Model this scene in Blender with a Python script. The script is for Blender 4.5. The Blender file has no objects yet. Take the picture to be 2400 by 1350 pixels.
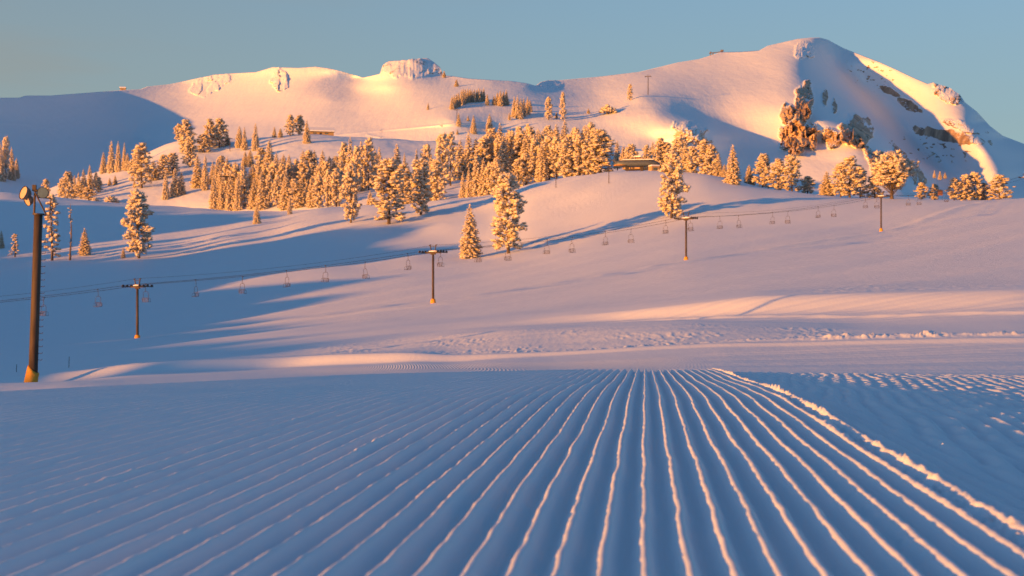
import bpy, math, random
import numpy as np
from mathutils import Vector, Matrix
SC = bpy.context.scene
R = math.radians
# ------------------------------------------------------------------ camera
F = 3333.33            # focal length in photo pixels (photo is 2400 px wide)
HR = 740.0             # photo row of the horizon
cam_d = bpy.data.cameras.new('camera')
cam = bpy.data.objects.new('camera', cam_d); SC.collection.objects.link(cam)
cam.location = (0, 0, 0); cam.rotation_euler = (R(90), 0, 0)
cam_d.sensor_width = 36; cam_d.lens = 50
cam_d.shift_y = (HR - 675) / 2400
cam_d.clip_start = 0.05; cam_d.clip_end = 20000
cam_d.dof.use_dof = True; cam_d.dof.focus_distance = 8.0; cam_d.dof.aperture_fstop = 13.0
SC.camera = cam
# ------------------------------------------------------------------ light
SUN_AZ = (0.775, 0.632)     # horizontal direction the light travels in
SUN_EL = 3.2
w = bpy.data.worlds.new("World"); SC.world = w; w.use_nodes = True
nt = w.node_tree; nt.nodes.clear()
wo = nt.nodes.new('ShaderNodeOutputWorld'); bg = nt.nodes.new('ShaderNodeBackground')
sky = nt.nodes.new('ShaderNodeTexSky'); sky.sky_type = 'NISHITA'; sky.sun_disc = False
sky.sun_elevation = R(SUN_EL); sky.sun_rotation = math.atan2(-SUN_AZ[0], -SUN_AZ[1])
sky.altitude = 2200; sky.air_density = 1.0; sky.dust_density = 0.3; sky.ozone_density = 2.45
bg.inputs['Strength'].default_value = 0.15
tc = nt.nodes.new('ShaderNodeTexCoord'); mp = nt.nodes.new('ShaderNodeMapping')
mp.inputs['Scale'].default_value = (1.6, 1.6, 15.0)
cn = nt.nodes.new('ShaderNodeTexNoise'); cn.inputs['Scale'].default_value = 1.6; cn.inputs['Detail'].default_value = 4; cn.inputs['Roughness'].default_value = 0.45
cr = nt.nodes.new('ShaderNodeValToRGB'); cr.color_ramp.elements[0].position = 0.42; cr.color_ramp.elements[1].position = 0.78
cr.color_ramp.elements[0].color = (.25, .25, .25, 1); cr.color_ramp.elements[1].color = (0.95, 0.95, 0.95, 1)
mx = nt.nodes.new('ShaderNodeMix'); mx.data_type = 'RGBA'
mx.inputs[7].default_value = (1.15, .94, .70, 1)          # thin warm-lit high cloud
nt.links.new(tc.outputs['Generated'], mp.inputs['Vector']); nt.links.new(mp.outputs[0], cn.inputs['Vector'])
sx = nt.nodes.new('ShaderNodeSeparateXYZ'); nt.links.new(tc.outputs['Generated'], sx.inputs[0])
def wmap(sock, a, b, lo, hi):
    q = nt.nodes.new('ShaderNodeMapRange'); q.interpolation_type = 'SMOOTHSTEP'; nt.links.new(sock, q.inputs['Value'])
    for k, v in zip(('From Min', 'From Max', 'To Min', 'To Max'), (a, b, lo, hi)): q.inputs[k].default_value = v
    return q.outputs[0]
def wmul(a, b):
    q = nt.nodes.new('ShaderNodeMath'); q.operation = 'MULTIPLY'; nt.links.new(a, q.inputs[0])
    if isinstance(b, float): q.inputs[1].default_value = b
    else: nt.links.new(b, q.inputs[1])
    return q.outputs[0]
low = wmul(wmap(sx.outputs['Z'], 0.10, 0.42, 1, 0), wmap(sx.outputs['Y'], -0.1, 0.6, 0, 1))      # thin haze layer low in the anti-sun sky
pale = nt.nodes.new('ShaderNodeMix'); pale.data_type = 'RGBA'; pale.inputs[7].default_value = (0.92, 1.16, 1.08, 1)
nt.links.new(wmul(low, 0.72), pale.inputs[0]); nt.links.new(sky.outputs[0], pale.inputs[6])
warm = wmul(wmap(sx.outputs['X'], 0.10, -0.42, .12, 1.0), low)
nt.links.new(cn.outputs['Fac'], cr.inputs['Fac']); nt.links.new(wmul(warm, cr.outputs['Color']), mx.inputs[0])
nt.links.new(pale.outputs[2], mx.inputs[6]); nt.links.new(mx.outputs[2], bg.inputs['Color'])
nt.links.new(bg.outputs[0], wo.inputs[0])
sd = bpy.data.lights.new('sun', 'SUN'); sd.energy = 4.75; sd.angle = R(0.8); sd.color = (1.0, 0.37, 0.04)
sun = bpy.data.objects.new('sun', sd); SC.collection.objects.link(sun)
_c = math.cos(R(SUN_EL))
sun.rotation_euler = Vector((SUN_AZ[0] * _c, SUN_AZ[1] * _c, -math.sin(R(SUN_EL)))).to_track_quat('-Z', 'Y').to_euler()
SC.view_settings.view_transform = 'Standard'; SC.view_settings.look = 'None'
SC.view_settings.exposure = 1.05; SC.view_settings.gamma = 1.0
SC.cycles.max_bounces = 5; SC.cycles.diffuse_bounces = 3

# ------------------------------------------------------------------ helpers
def _hash(ix, iy, seed):
    n = (ix.astype(np.int64) * 374761393 + iy.astype(np.int64) * 668265263 + seed * 1442695041) & 0x7fffffff
    n = ((n ^ (n >> 13)) * 1274126177) & 0x7fffffff
    return ((n ^ (n >> 16)) & 0xffff) / 65535.0
def noise2(x, y, seed=0):
    x = np.asarray(x, float); y = np.asarray(y, float)
    ix = np.floor(x); iy = np.floor(y); fx = x - ix; fy = y - iy
    def g(dx, dy):
        a = _hash(ix + dx, iy + dy, seed) * 2 * np.pi
        return np.cos(a) * (fx - dx) + np.sin(a) * (fy - dy)
    u = fx * fx * fx * (fx * (fx * 6 - 15) + 10); v = fy * fy * fy * (fy * (fy * 6 - 15) + 10)
    return ((g(0, 0) * (1 - u) + g(1, 0) * u) * (1 - v) + (g(0, 1) * (1 - u) + g(1, 1) * u) * v) * 1.5
def fbm(x, y, o=4, seed=0, gain=.5):
    s = 0; a = 1.0
    for k in range(o):
        s = s + a * noise2(x * 2**k, y * 2**k, seed + k * 17); a *= gain
    return s
def ridged(x, y, o=4, seed=0):
    s = 0; a = 1.0
    for k in range(o):
        s = s + a * (1 - np.abs(noise2(x * 2**k, y * 2**k, seed + k * 17)) * 2); a *= .5
    return s / 1.9
def facets(x, y, seed=0):
    """angular facets: every cell is a tilted plane"""
    ix = np.floor(x); iy = np.floor(y); bd = np.full(x.shape, 9.0); out = np.zeros(x.shape)
    for dx in (-1, 0, 1):
        for dy in (-1, 0, 1):
            cx = ix + dx; cy = iy + dy; px = cx + _hash(cx, cy, seed); py = cy + _hash(cx, cy, seed + 1)
            ex = x - px; ey = y - py; d2 = ex * ex + ey * ey; m = d2 < bd
            v = _hash(cx, cy, seed + 2) + (ex * (_hash(cx, cy, seed + 3) - .5) + ey * (_hash(cx, cy, seed + 4) - .65)) * 1.6
            out = np.where(m, v, out); bd = np.where(m, d2, bd)
    return out
def sstep(a, b, x):
    t = np.clip((x - a) / (b - a), 0, 1); return t * t * (3 - 2 * t)
def link(o, parent=None):
    SC.collection.objects.link(o)
    if parent is not None: o.parent = parent
    return o
def tag(o, label=None, cat=None, group=None, kind=None):
    if label: o['label'] = label
    if cat: o['category'] = cat
    if group: o['group'] = group
    if kind: o['kind'] = kind
    return o
def grid_mesh(name, P, mat, attrs=None, smooth=True, facemask=None):
    r, c = P.shape[:2]
    idx = np.arange(r * c).reshape(r, c)
    f = np.stack([idx[:-1, :-1], idx[:-1, 1:], idx[1:, 1:], idx[1:, :-1]], -1).reshape(-1, 4)
    if facemask is not None: f = f[facemask.reshape(-1)]
    co = P.reshape(-1, 3)
    if facemask is not None:
        used = np.unique(f); rem = np.zeros(r * c, int); rem[used] = np.arange(len(used)); f = rem[f]; co = co[used]
    me = bpy.data.meshes.new(name)
    me.vertices.add(len(co)); me.vertices.foreach_set('co', co.astype(np.float32).ravel())
    me.loops.add(len(f) * 4); me.loops.foreach_set('vertex_index', f.astype(np.int32).ravel())
    me.polygons.add(len(f)); me.polygons.foreach_set('loop_start', np.arange(0, len(f) * 4, 4, dtype=np.int32))
    me.polygons.foreach_set('loop_total', np.full(len(f), 4, np.int32))
    me.polygons.foreach_set('use_smooth', np.full(len(f), smooth))
    for k, v in (attrs or {}).items():
        a = me.attributes.new(k, 'FLOAT', 'POINT'); v = v.reshape(-1)
        if facemask is not None: v = v[used]
        a.data.foreach_set('value', v.astype(np.float32))
    me.update(calc_edges=True); me.materials.append(mat)
    return link(bpy.data.objects.new(name, me))
def W(u, row, Y):
    return Vector(((u - 1200) / F * Y, Y, (HR - row) / F * Y))
def pw(tab, soft=0.0):      # piecewise-linear curve of photo column
    xs, ys = zip(*tab)
    off = np.linspace(-2, 2, 17) * soft; wt = np.exp(-(off / max(soft, 1e-6))**2) if soft else np.ones(17); wt = wt / wt.sum()
    return lambda u: sum(a * np.interp(np.asarray(u, float) + o, xs, ys) for a, o in zip(wt, off))
def pchip_rows(T, V, tq):
    """T,V: (K,U) knots (T increasing along K), tq: (M,) -> (M,U)"""
    h = np.diff(T, axis=0); d = np.diff(V, axis=0) / h
    m = np.zeros_like(V)
    same = d[:-1] * d[1:] > 0
    w1 = 2 * h[1:] + h[:-1]; w2 = h[1:] + 2 * h[:-1]
    with np.errstate(divide='ignore', invalid='ignore'):
        hm = (w1 + w2) / (w1 / d[:-1] + w2 / d[1:])
    m[1:-1] = np.where(same, hm, 0); m[0] = d[0]; m[-1] = d[-1]
    out = np.zeros((len(tq), V.shape[1])); t = tq[:, None] + 0 * T[0][None]
    out[:] = V[0]
    for k in range(len(h)):
        s = np.clip((t - T[k]) / h[k], 0, 1); sel = (t >= T[k])
        v = ((1 + 2*s) * (1-s)**2) * V[k] + s*(1-s)**2 * h[k] * m[k] + s*s*(3-2*s) * V[k+1] + s*s*(s-1) * h[k] * m[k+1]
        out = np.where(sel, v, out)
    return out

# ------------------------------------------------------------------ materials
def new_mat(name):
    m = bpy.data.materials.new(name); m.use_nodes = True
    n = m.node_tree.nodes; l = m.node_tree.links
    return m, n, l, n['Principled BSDF']
def snow_mat(name, bumps, base=(0.80, 0.82, 0.86), rock=False, cord=False):
    m, n, l, p = new_mat(name)
    p.inputs['Base Color'].default_value = (*base, 1); p.inputs['Roughness'].default_value = 0.65
    p.inputs['Specular IOR Level'].default_value = 0.25
    g = n.new('ShaderNodeNewGeometry'); prev = None
    for sc, dist, st, stretch in bumps:
        mpn = n.new('ShaderNodeMapping'); mpn.inputs['Scale'].default_value = stretch
        l.new(g.outputs['Position'], mpn.inputs['Vector'])
        no = n.new('ShaderNodeTexNoise'); no.inputs['Scale'].default_value = sc; no.inputs['Detail'].default_value = 4
        no.inputs['Roughness'].default_value = 0.6
        l.new(mpn.outputs[0], no.inputs['Vector'])
        b = n.new('ShaderNodeBump'); b.inputs['Distance'].default_value = dist; b.inputs['Strength'].default_value = st
        l.new(no.outputs['Fac'], b.inputs['Height'])
        if prev: l.new(prev.outputs[0], b.inputs['Normal'])
        prev = b
    if cord:
        aq = n.new('ShaderNodeAttribute'); aq.attribute_name = 'cq'; am = n.new('ShaderNodeAttribute'); am.attribute_name = 'cm'
        ms = n.new('ShaderNodeMath'); ms.operation = 'MULTIPLY'; ms.inputs[1].default_value = 2 * math.pi / 0.085; l.new(aq.outputs['Fac'], ms.inputs[0])
        sn = n.new('ShaderNodeMath'); sn.operation = 'SINE'; l.new(ms.outputs[0], sn.inputs[0])
        mm = n.new('ShaderNodeMath'); mm.operation = 'MULTIPLY'; l.new(sn.outputs[0], mm.inputs[0]); l.new(am.outputs['Fac'], mm.inputs[1])
        b = n.new('ShaderNodeBump'); b.inputs['Distance'].default_value = 0.008; l.new(mm.outputs[0], b.inputs['Height'])
        if prev: l.new(prev.outputs[0], b.inputs['Normal'])
        prev = b
    if rock:
        a = n.new('ShaderNodeAttribute'); a.attribute_name = 'rock'
        no = n.new('ShaderNodeTexNoise'); no.inputs['Scale'].default_value = 0.11; no.inputs['Detail'].default_value = 6; no.inputs['Roughness'].default_value = 0.62
        l.new(g.outputs['Position'], no.inputs['Vector'])
        no2 = n.new('ShaderNodeTexNoise'); no2.inputs['Scale'].default_value = 0.05; no2.inputs['Detail'].default_value = 6
        l.new(g.outputs['Position'], no2.inputs['Vector'])
        cr = n.new('ShaderNodeValToRGB'); cr.color_ramp.elements[0].color = (0.22, 0.15, 0.10, 1); cr.color_ramp.elements[1].color = (0.56, 0.41, 0.28, 1)
        cr.color_ramp.elements[0].position = 0.35; cr.color_ramp.elements[1].position = 0.65
        l.new(no2.outputs['Fac'], cr.inputs['Fac'])
        sep = n.new('ShaderNodeSeparateXYZ'); l.new(g.outputs['True Normal'], sep.inputs[0])
        # rock factor = rock*1.6 + noise - nz*0.6 - 0.75
        a1 = n.new('ShaderNodeMath'); a1.operation = 'MULTIPLY_ADD'; l.new(a.outputs['Fac'], a1.inputs[0]); a1.inputs[1].default_value = 1.15; l.new(no.outputs['Fac'], a1.inputs[2])
        a2 = n.new('ShaderNodeMath'); a2.operation = 'MULTIPLY_ADD'; l.new(sep.outputs['Z'], a2.inputs[0]); a2.inputs[1].default_value = -0.75; l.new(a1.outputs[0], a2.inputs[2])
        a3 = n.new('ShaderNodeMapRange'); a3.inputs['From Min'].default_value = 0.76; a3.inputs['From Max'].default_value = 0.92
        l.new(a2.outputs[0], a3.inputs['Value'])
        a4 = n.new('ShaderNodeMath'); a4.operation = 'MULTIPLY'; a4.use_clamp = True; a4.inputs[1].default_value = 5.0; l.new(a.outputs['Fac'], a4.inputs[0])
        a5 = n.new('ShaderNodeMath'); a5.operation = 'MULTIPLY'; l.new(a3.outputs[0], a5.inputs[0]); l.new(a4.outputs[0], a5.inputs[1])
        mixc = n.new('ShaderNodeMix'); mixc.data_type = 'RGBA'; mixc.inputs[6].default_value = (*base, 1)
        l.new(cr.outputs[0], mixc.inputs[7]); l.new(a5.outputs[0], mixc.inputs[0]); l.new(mixc.outputs[2], p.inputs['Base Color'])
    if prev: l.new(prev.outputs[0], p.inputs['Normal'])
    return m
def plain_mat(name, col, rough=0.6, metal=0.0, var=0.25, sc=3.0, bump=0.0, spec=0.4, stretch=(1, 1, 1)):
    m, n, l, p = new_mat(name)
    tcn = n.new('ShaderNodeTexCoord'); mpn = n.new('ShaderNodeMapping'); mpn.inputs['Scale'].default_value = stretch
    no = n.new('ShaderNodeTexNoise'); no.inputs['Scale'].default_value = sc; no.inputs['Detail'].default_value = 5
    l.new(tcn.outputs['Object'], mpn.inputs[0]); l.new(mpn.outputs[0], no.inputs['Vector'])
    cr = n.new('ShaderNodeValToRGB'); cr.color_ramp.elements[0].position = 0.3; cr.color_ramp.elements[1].position = 0.7
    cr.color_ramp.elements[0].color = (*[c * (1 - var) for c in col], 1); cr.color_ramp.elements[1].color = (*[min(1, c * (1 + var)) for c in col], 1)
    l.new(no.outputs['Fac'], cr.inputs['Fac']); l.new(cr.outputs[0], p.inputs['Base Color'])
    p.inputs['Roughness'].default_value = rough; p.inputs['Metallic'].default_value = metal; p.inputs['Specular IOR Level'].default_value = spec
    if bump:
        b = n.new('ShaderNodeBump'); b.inputs['Distance'].default_value = bump; l.new(no.outputs['Fac'], b.inputs['Height']); l.new(b.outputs[0], p.inputs['Normal'])
    return m
SNOW_NEAR = snow_mat('corduroy_snow', [(60, 0.0010, 0.3, (1, 1, 1)), (420, 0.0004, 0.5, (1, 1, 1))])
SNOW_MID = snow_mat('piste_snow', [(1.2, 0.10, 0.22, (1, .5, 1)), (7.0, 0.03, 0.3, (1, .5, 1))], cord=True)
SNOW_HILL = snow_mat('hill_snow', [(0.35, 0.35, 0.5, (1, 1, 1)), (2.0, 0.08, 0.4, (1, 1, 1))])
SNOW_FAR = snow_mat('mountain_snow', [(0.05, 2.2, 0.30, (1, 1, 1)), (0.35, 0.5, 0.35, (1, 1, 1)), (0.12, 1.6, 0.30, (1, .15, .12))], rock=True)

# ------------------------------------------------------------------ near groomed snow: real ridges, 4 cm apart
PITCH = 0.04; VX = (1512 - 1200) / F
def near_base(q, Y):
    b = np.interp(np.log(Y), np.log([0.5, 1.3, 2.0, 3.0, 3.7, 4.6, 5.6, 6.6, 7.5, 8.6, 9.5]),
                  [-.24, -.240, -.237, -.231, -.229, -.242, -.268, -.284, -.301, -.333, -.48])
    left = -0.0065 * np.minimum(q + 0.3, 0)**2 * sstep(2.6, 8.6, Y) + 0.020 * np.minimum(q + .3, 0)
    return b + left
def build_near():
    ys = np.exp(np.linspace(np.log(0.75), np.log(9.4), 620))
    qs = np.concatenate([np.arange(-5.2, -3.4, 0.0066), np.arange(-3.4, -.4, 0.00333), np.arange(-.4, 1.0, 0.005), np.arange(1.0, 3.6, 0.009)])
    # smooth the piecewise profile in Y
    q, Y = np.meshgrid(qs, ys)
    prof = near_base(0 * ys, ys); ker = np.hanning(41); ker /= ker.sum()
    pad = np.concatenate([np.full(20, prof[0]), prof, prof[-1] + (prof[-1] - prof[-2]) * np.arange(1, 21)])
    sm = np.convolve(pad, ker, 'valid'); z = sm[:, None] + (near_base(q, Y) - near_base(0 * q, Y))
    z += 0.002 * noise2(q * 0.5, Y * 0.35, 3) * sstep(-1.0, 0, q)
    # ridges wander a little sideways
    wob = 0.0035 * noise2(q * 3, Y * 2.2, 5) * (1 - .5 * sstep(-.5, -1.5, q)) + 0.0016 * noise2(q * 11, Y * 13, 6)
    ph = (q + wob) / PITCH; n = np.floor(ph + .5); t = ph - n            # t in -.5...5, crest at 0
    hv = _hash(n, 0 * n, 11); berm = 9.0
    prof_r = np.exp(-(np.abs(t) / (0.25 + .04 * sstep(-.4, -1.4, q)))**(2.4 + .8 * sstep(-.3, -1.2, q)))
    trough = 0.36 * np.cos(2 * np.pi * t)
    amp = 0.0115 * (0.99 + 0.02 * hv) * (1 + 0.035 * noise2(n * 7.3, Y * 3.2, 8))
    fade_r = 1 - 0.60 * sstep(0.42, 0.52, q); fade_l = 1 + .40 * sstep(-.5, -1.6, q)
    z += amp * (prof_r + trough) * fade_r * fade_l
    # crumbs on crests: some rows are crumblier
    crumb = np.clip(noise2(q * 70, Y * 42, 21) + .15, 0, 2) * 0.0045 + np.clip(noise2(q * 28, Y * 20, 22) - .1, 0, 2) * 0.006
    rowc = np.where(_hash(n, 0 * n, 31) > .86, .8, .22)
    z += crumb * prof_r * rowc * (1 - .65 * sstep(-.2, -.9, q)) * (1 - .5 * sstep(.45, .6, q))
    # two tall crumbly windrows on the right, one on the left
    def windrow(qc, wdt, h, sd, y0=0.5, y1=99):
        c = qc + 0.012 * noise2(Y * 1.3, 0 * Y + sd, sd)
        g = np.exp(-((q - c) / wdt)**2)
        lump = 0.30 + 0.95 * np.clip(fbm(q * 42, Y * 24, 4, sd, .62) + .25, 0, 2)
        return h * g * lump * sstep(y0, y0 + .4, Y) * (1 - sstep(y1 - .6, y1, Y))
    z += windrow(0.385, 0.015, 0.0145, 41)
    z += windrow(0.262, 0.010, 0.006, 42, 1.0, 3.2)
    z += windrow(-0.49, 0.010, 0.003, 43, 1.1, 3.0)
    # scattered crumbs left and right
    side = .5 * sstep(-2.2, -3.2, q) + 0.3 * sstep(.45, .9, q)
    z += side * np.clip(noise2(q * 30, Y * 20, 51) - .40, 0, 2) * 0.0012 * sstep(-.1, .5, noise2(q * 1.1, Y * .9, 52))
    # right part: another pass, soft wavy ridges running off to the right
    r = sstep(.46, .60, q)
    ph2 = (q * 0.86 - 0.10 * (Y - 2.0)) / 0.052 + .5 * noise2(q * 2, Y * 1.5, 61)
    z -= (0.012 + .044 * (1 - sstep(3.5, 7.5, Y))) * np.clip(q - .42, 0, 9) + .006 * sstep(.41, .46, q)
    z += r * (0.0085 - .0050 * sstep(4, 7, Y)) * np.cos(2 * np.pi * ph2) * (1 - sstep(1.9, 2.4, q)) * (.7 + .5 * noise2(q * 5, Y * 4, 62))
    z += r * 0.0022 * fbm(q * 16, Y * 9, 3, 63)
    # sparkle-size grain
    z += 0.0003 * noise2(q * 140, Y * 90, 71)
    X = q + VX * Y
    o = grid_mesh('groomed_snow', np.stack([X, Y, z], -1), SNOW_NEAR)
    tag(o, 'groomed corduroy snow in the foreground', None, None, 'structure')
build_near()

# ------------------------------------------------------------------ middle ground slope
def mid_knots(u):
    C = lambda *t: pw(t, 45)(u)
    rowN = C((-900, 960), (0, 925), (200, 903), (600, 886), (1000, 874), (1450, 870), (3200, 868))
    K = []
    K.append((0*u + 7.0, rowN + 45)); K.append((0*u + 13, rowN + 14))
    K.append((0*u + 26, C((-900, 905), (0, 899), (200, 893), (600, 882), (1000, 873), (1450, 872), (1700, 872), (3200, 872))))
    B1 = C((-900, 905), (0, 884), (200, 866), (300, 852), (600, 839), (960, 824), (1060, 832), (1300, 824), (1450, 817), (1700, 804), (2000, 796), (2300, 792), (2400, 793), (3200, 790))
    YB = C((0, 66), (600, 60), (1200, 50), (1800, 45), (2400, 40))
    st = C((-900, 24), (900, 25), (1150, 12), (1500, 9), (2400, 12), (3200, 12))
    K.append((YB, B1 + st)); K.append((YB * 1.02 + C((0, 1.6), (1100, 1.6), (1300, .3), (2400, .3)), B1)); K.append((YB * 1.13 + 2, B1 + C((-900, 1), (800, 0), (1500, 1), (1750, 4), (2400, 5), (3200, 5))))
    K.append((C((0, 88), (900, 90), (1200, 80), (1700, 72), (2400, 62)), C((-900, 895), (0, 870), (300, 846), (600, 826), (900, 797), (1200, 773), (1600, 757), (1800, 762), (2000, 772), (2400, 768), (3200, 760))))
    K.append((C((0, 112), (900, 108), (1450, 103), (1770, 92), (2400, 78)), C((-900, 880), (0, 860), (300, 838), (600, 813), (900, 784), (1200, 765), (1450, 752), (1770, 737), (2400, 722), (3200, 712))))
    K.append((C((0, 128), (900, 122), (1200, 114), (1450, 107), (1770, 99.5), (2400, 86.5)), C((-900, 868), (0, 850), (300, 829), (600, 801), (900, 775), (1200, 753), (1450, 730), (1770, 693), (2400, 677), (3200, 665))))
    K.append((0*u + 160, C((-900, 850), (0, 832), (300, 815), (600, 785), (900, 757), (1100, 742), (1450, 712), (1770, 683), (2400, 658), (3200, 630))))
    K.append((0*u + 222, C((-900, 830), (0, 806), (322, 789), (1015, 709), (1608, 645), (2065, 620), (2400, 603), (3200, 570))))
    K.append((C((0, 440), (400, 425), (750, 385), (1100, 368), (1200, 368), (1600, 372), (2065, 345), (2400, 335), (3200, 320)), C((-900, 620), (0, 612), (322, 606), (600, 602), (850, 602), (1110, 603), (1190, 592), (1400, 555), (1600, 530), (2065, 539), (2400, 520), (3200, 500))))
    K.append((C((0, 640), (400, 620), (650, 575), (800, 545), (1200, 520), (1500, 490), (1800, 460), (2400, 440)), vrow(u)))
    K.append((K[-1][0] + 30, K[-1][1] + 8)); K.append((K[-1][0] + 90, K[-1][1] + 60))
    return np.array([k[0] for k in K], float), np.array([k[1] for k in K], float)
def vrow(u):
    return pw(((-900, 450), (0, 449), (100, 459), (230, 472), (400, 485), (500, 491), (650, 497), (760, 488), (800, 487), (870, 480), (950, 477), (1050, 466), (1130, 461), (1200, 446), (1240, 432), (1330, 416), (1450, 402), (1550, 401), (1650, 406), (1720, 423), (1800, 443), (1900, 456), (2000, 463), (2150, 467), (2250, 470), (2400, 466), (3200, 440)), 22)(u)
U_S = np.arange(-900, 3201, 2.5)
Y_S = np.exp(np.linspace(np.log(7.2), np.log(700), 1100))
def build_mid():
    T, V = mid_knots(U_S)
    rows = pchip_rows(np.log(T), V, np.log(Y_S))
    Y = Y_S[:, None] + 0 * rows; u = U_S[None] + 0 * rows
    X = (u - 1200) / F * Y; z = (HR - rows) / F * Y
    return X, Y, z, u, rows
SX, SY, SZ, SU, SR = build_mid()
def mid_detail(X, Y, z, u, rows):
    T, V = mid_knots(U_S)
    YB = T[4][None]; Y6 = T[6][None]; Y8 = T[8][None]
    far = sstep(60, 200, Y)
    # long grooming undulations
    a = X * 0.80 - Y * 0.60; b = X * .60 + Y * .80
    z = z + far * 0.16 * noise2(a / 3.0 * .35, b / 60, 101) + far * .35 * noise2(a / 14, b / 90, 102)
    z = z + 0.05 * sstep(12, 40, Y) * noise2(X / 6, Y / 9, 103) * (1 - far * .5)
    # plough-turned lumps along the near bank
    ln = np.exp(-((Y - YB * 1.03 - 1) / (0.022 * YB))**2)
    on = sstep(1000, 1250, u) * (0.25 + .75 * sstep(-.25, .25, noise2(X / 5, Y * 0, 104))) + .25 * sstep(0, 60, u)
    z = z + ln * sstep(1650, 1750, u) * .10 + ln * on * (0.14 * np.clip(fbm(X * 3.3, Y * 1.3, 4, 105, .6) + .2, 0, .85) * (.35 + .65 * sstep(-.3, .4, noise2(X / 1.7, Y, 115))) + .05)
    # trampled crust between the banks
    rough = sstep(1.06, 1.12, Y / YB) * (1 - sstep(.96, 1.02, Y / Y6)) * sstep(450, 800, u) * (1 - sstep(1900, 2100, u))
    z = z + rough * ((.008 + .022 * sstep(-.1, .4, noise2(X / 4, Y / 6, 119))) * np.clip(fbm(X * 3.1, Y * .8, 4, 106, .6), -.3, 2) + .05 * noise2(X / 5, Y / 3, 116))
    r2 = sstep(1.02, 1.1, Y / Y8) * (1 - sstep(1.5, 1.9, Y / Y8)) * sstep(1750, 2000, u)
    z = z + r2 * 0.05 * fbm(X * 1.0, Y * .6, 3, 107)
    # tyre-like lines on the right of the groomed road
    rl = sstep(1500, 1700, u) * sstep(14, 24, Y) * (1 - sstep(.93, .98, Y / YB))
    z = z + rl * 0.022 * np.abs(noise2(Y * .9 + X * .05, X * .02, 108)) * 2
    pts = [(-330, 185), (322, 200), (1015, 219), (1608, 268), (2065, 340), (2403, 470)]; pts = [((a - 1200) / F * b + .9, b - 1.2) for a, b in pts]
    dd = np.full(X.shape, 1e9)
    for (xa, ya), (xb, yb) in zip(pts[:-1], pts[1:]):
        tt = np.clip(((X - xa) * (xb - xa) + (Y - ya) * (yb - ya)) / ((xb - xa)**2 + (yb - ya)**2), 0, 1); dd = np.minimum(dd, np.hypot(X - xa - tt * (xb - xa), Y - ya - tt * (yb - ya)))
    z = z + (.34 * np.exp(-(dd / 1.5)**2) - .16 * np.exp(-((dd - 3.2) / 1.6)**2)) * (.6 + .5 * noise2(X / 9, Y / 9, 110))
    z = z + sstep(68, 76, Y) * (1 - sstep(125, 150, Y)) * .028 * (noise2(Y * .9 + X * .03, X * .015, 117) + noise2(Y * 2.3 - X * .05, X * .03, 118))
    lip = sstep(1350, 1600, u); z = z + lip * .13 * np.exp(-((Y - T[7][None] * .955) / .7)**2)
    av = X * .74 - Y * .67 + 2.0 * noise2(X / 70, Y / 70, 112); fr = np.abs(av / 7.3 - np.floor(av / 7.3) - .5)
    z = z + sstep(110, 150, Y) * .055 * np.exp(-((.5 - fr) / .055)**2) * sstep(-.2, .3, noise2(X / 40, Y / 40, 113))
    # uneven hillside round the trees
    hs = sstep(300, 380, Y) * (1 - sstep(1300, 1500, u)) 
    z = z + hs * .5 * noise2(X / 16, Y / 30, 109)
    return z
SZ = mid_detail(SX, SY, SZ, SU, SR)
_cm = sstep(24, 27, SY) * (1 - sstep(.86, .93, SY / mid_knots(U_S)[0][3][None])) * sstep(500, 900, SU) * (1 - sstep(1500, 1700, SU)) + .5 * sstep(1.25, 1.5, SY / mid_knots(U_S)[0][8][None]) * sstep(200, 400, SU)
_cq = SX + 0.0026 * np.clip(SY - 30, 0, 99)**2
tag(grid_mesh('snow_slope', np.stack([SX, SY, SZ], -1), SNOW_MID, {'cm': _cm, 'cq': _cq}), 'open ski slope below the lift', None, None, 'structure')
SROW = HR - SZ / SY * F
def mid_Y(u, row, ymin=30, ymax=1e9):
    j = int(round((u - U_S[0]) / 2.5)); col = SROW[:, j]
    ok = (Y_S > ymin) & (Y_S < ymax)
    i = np.where(ok & (col <= row))[0]
    if len(i) == 0:
        k = np.where(ok)[0]; return Y_S[k[np.argmin(col[k])]]
    return Y_S[i[0]]

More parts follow.
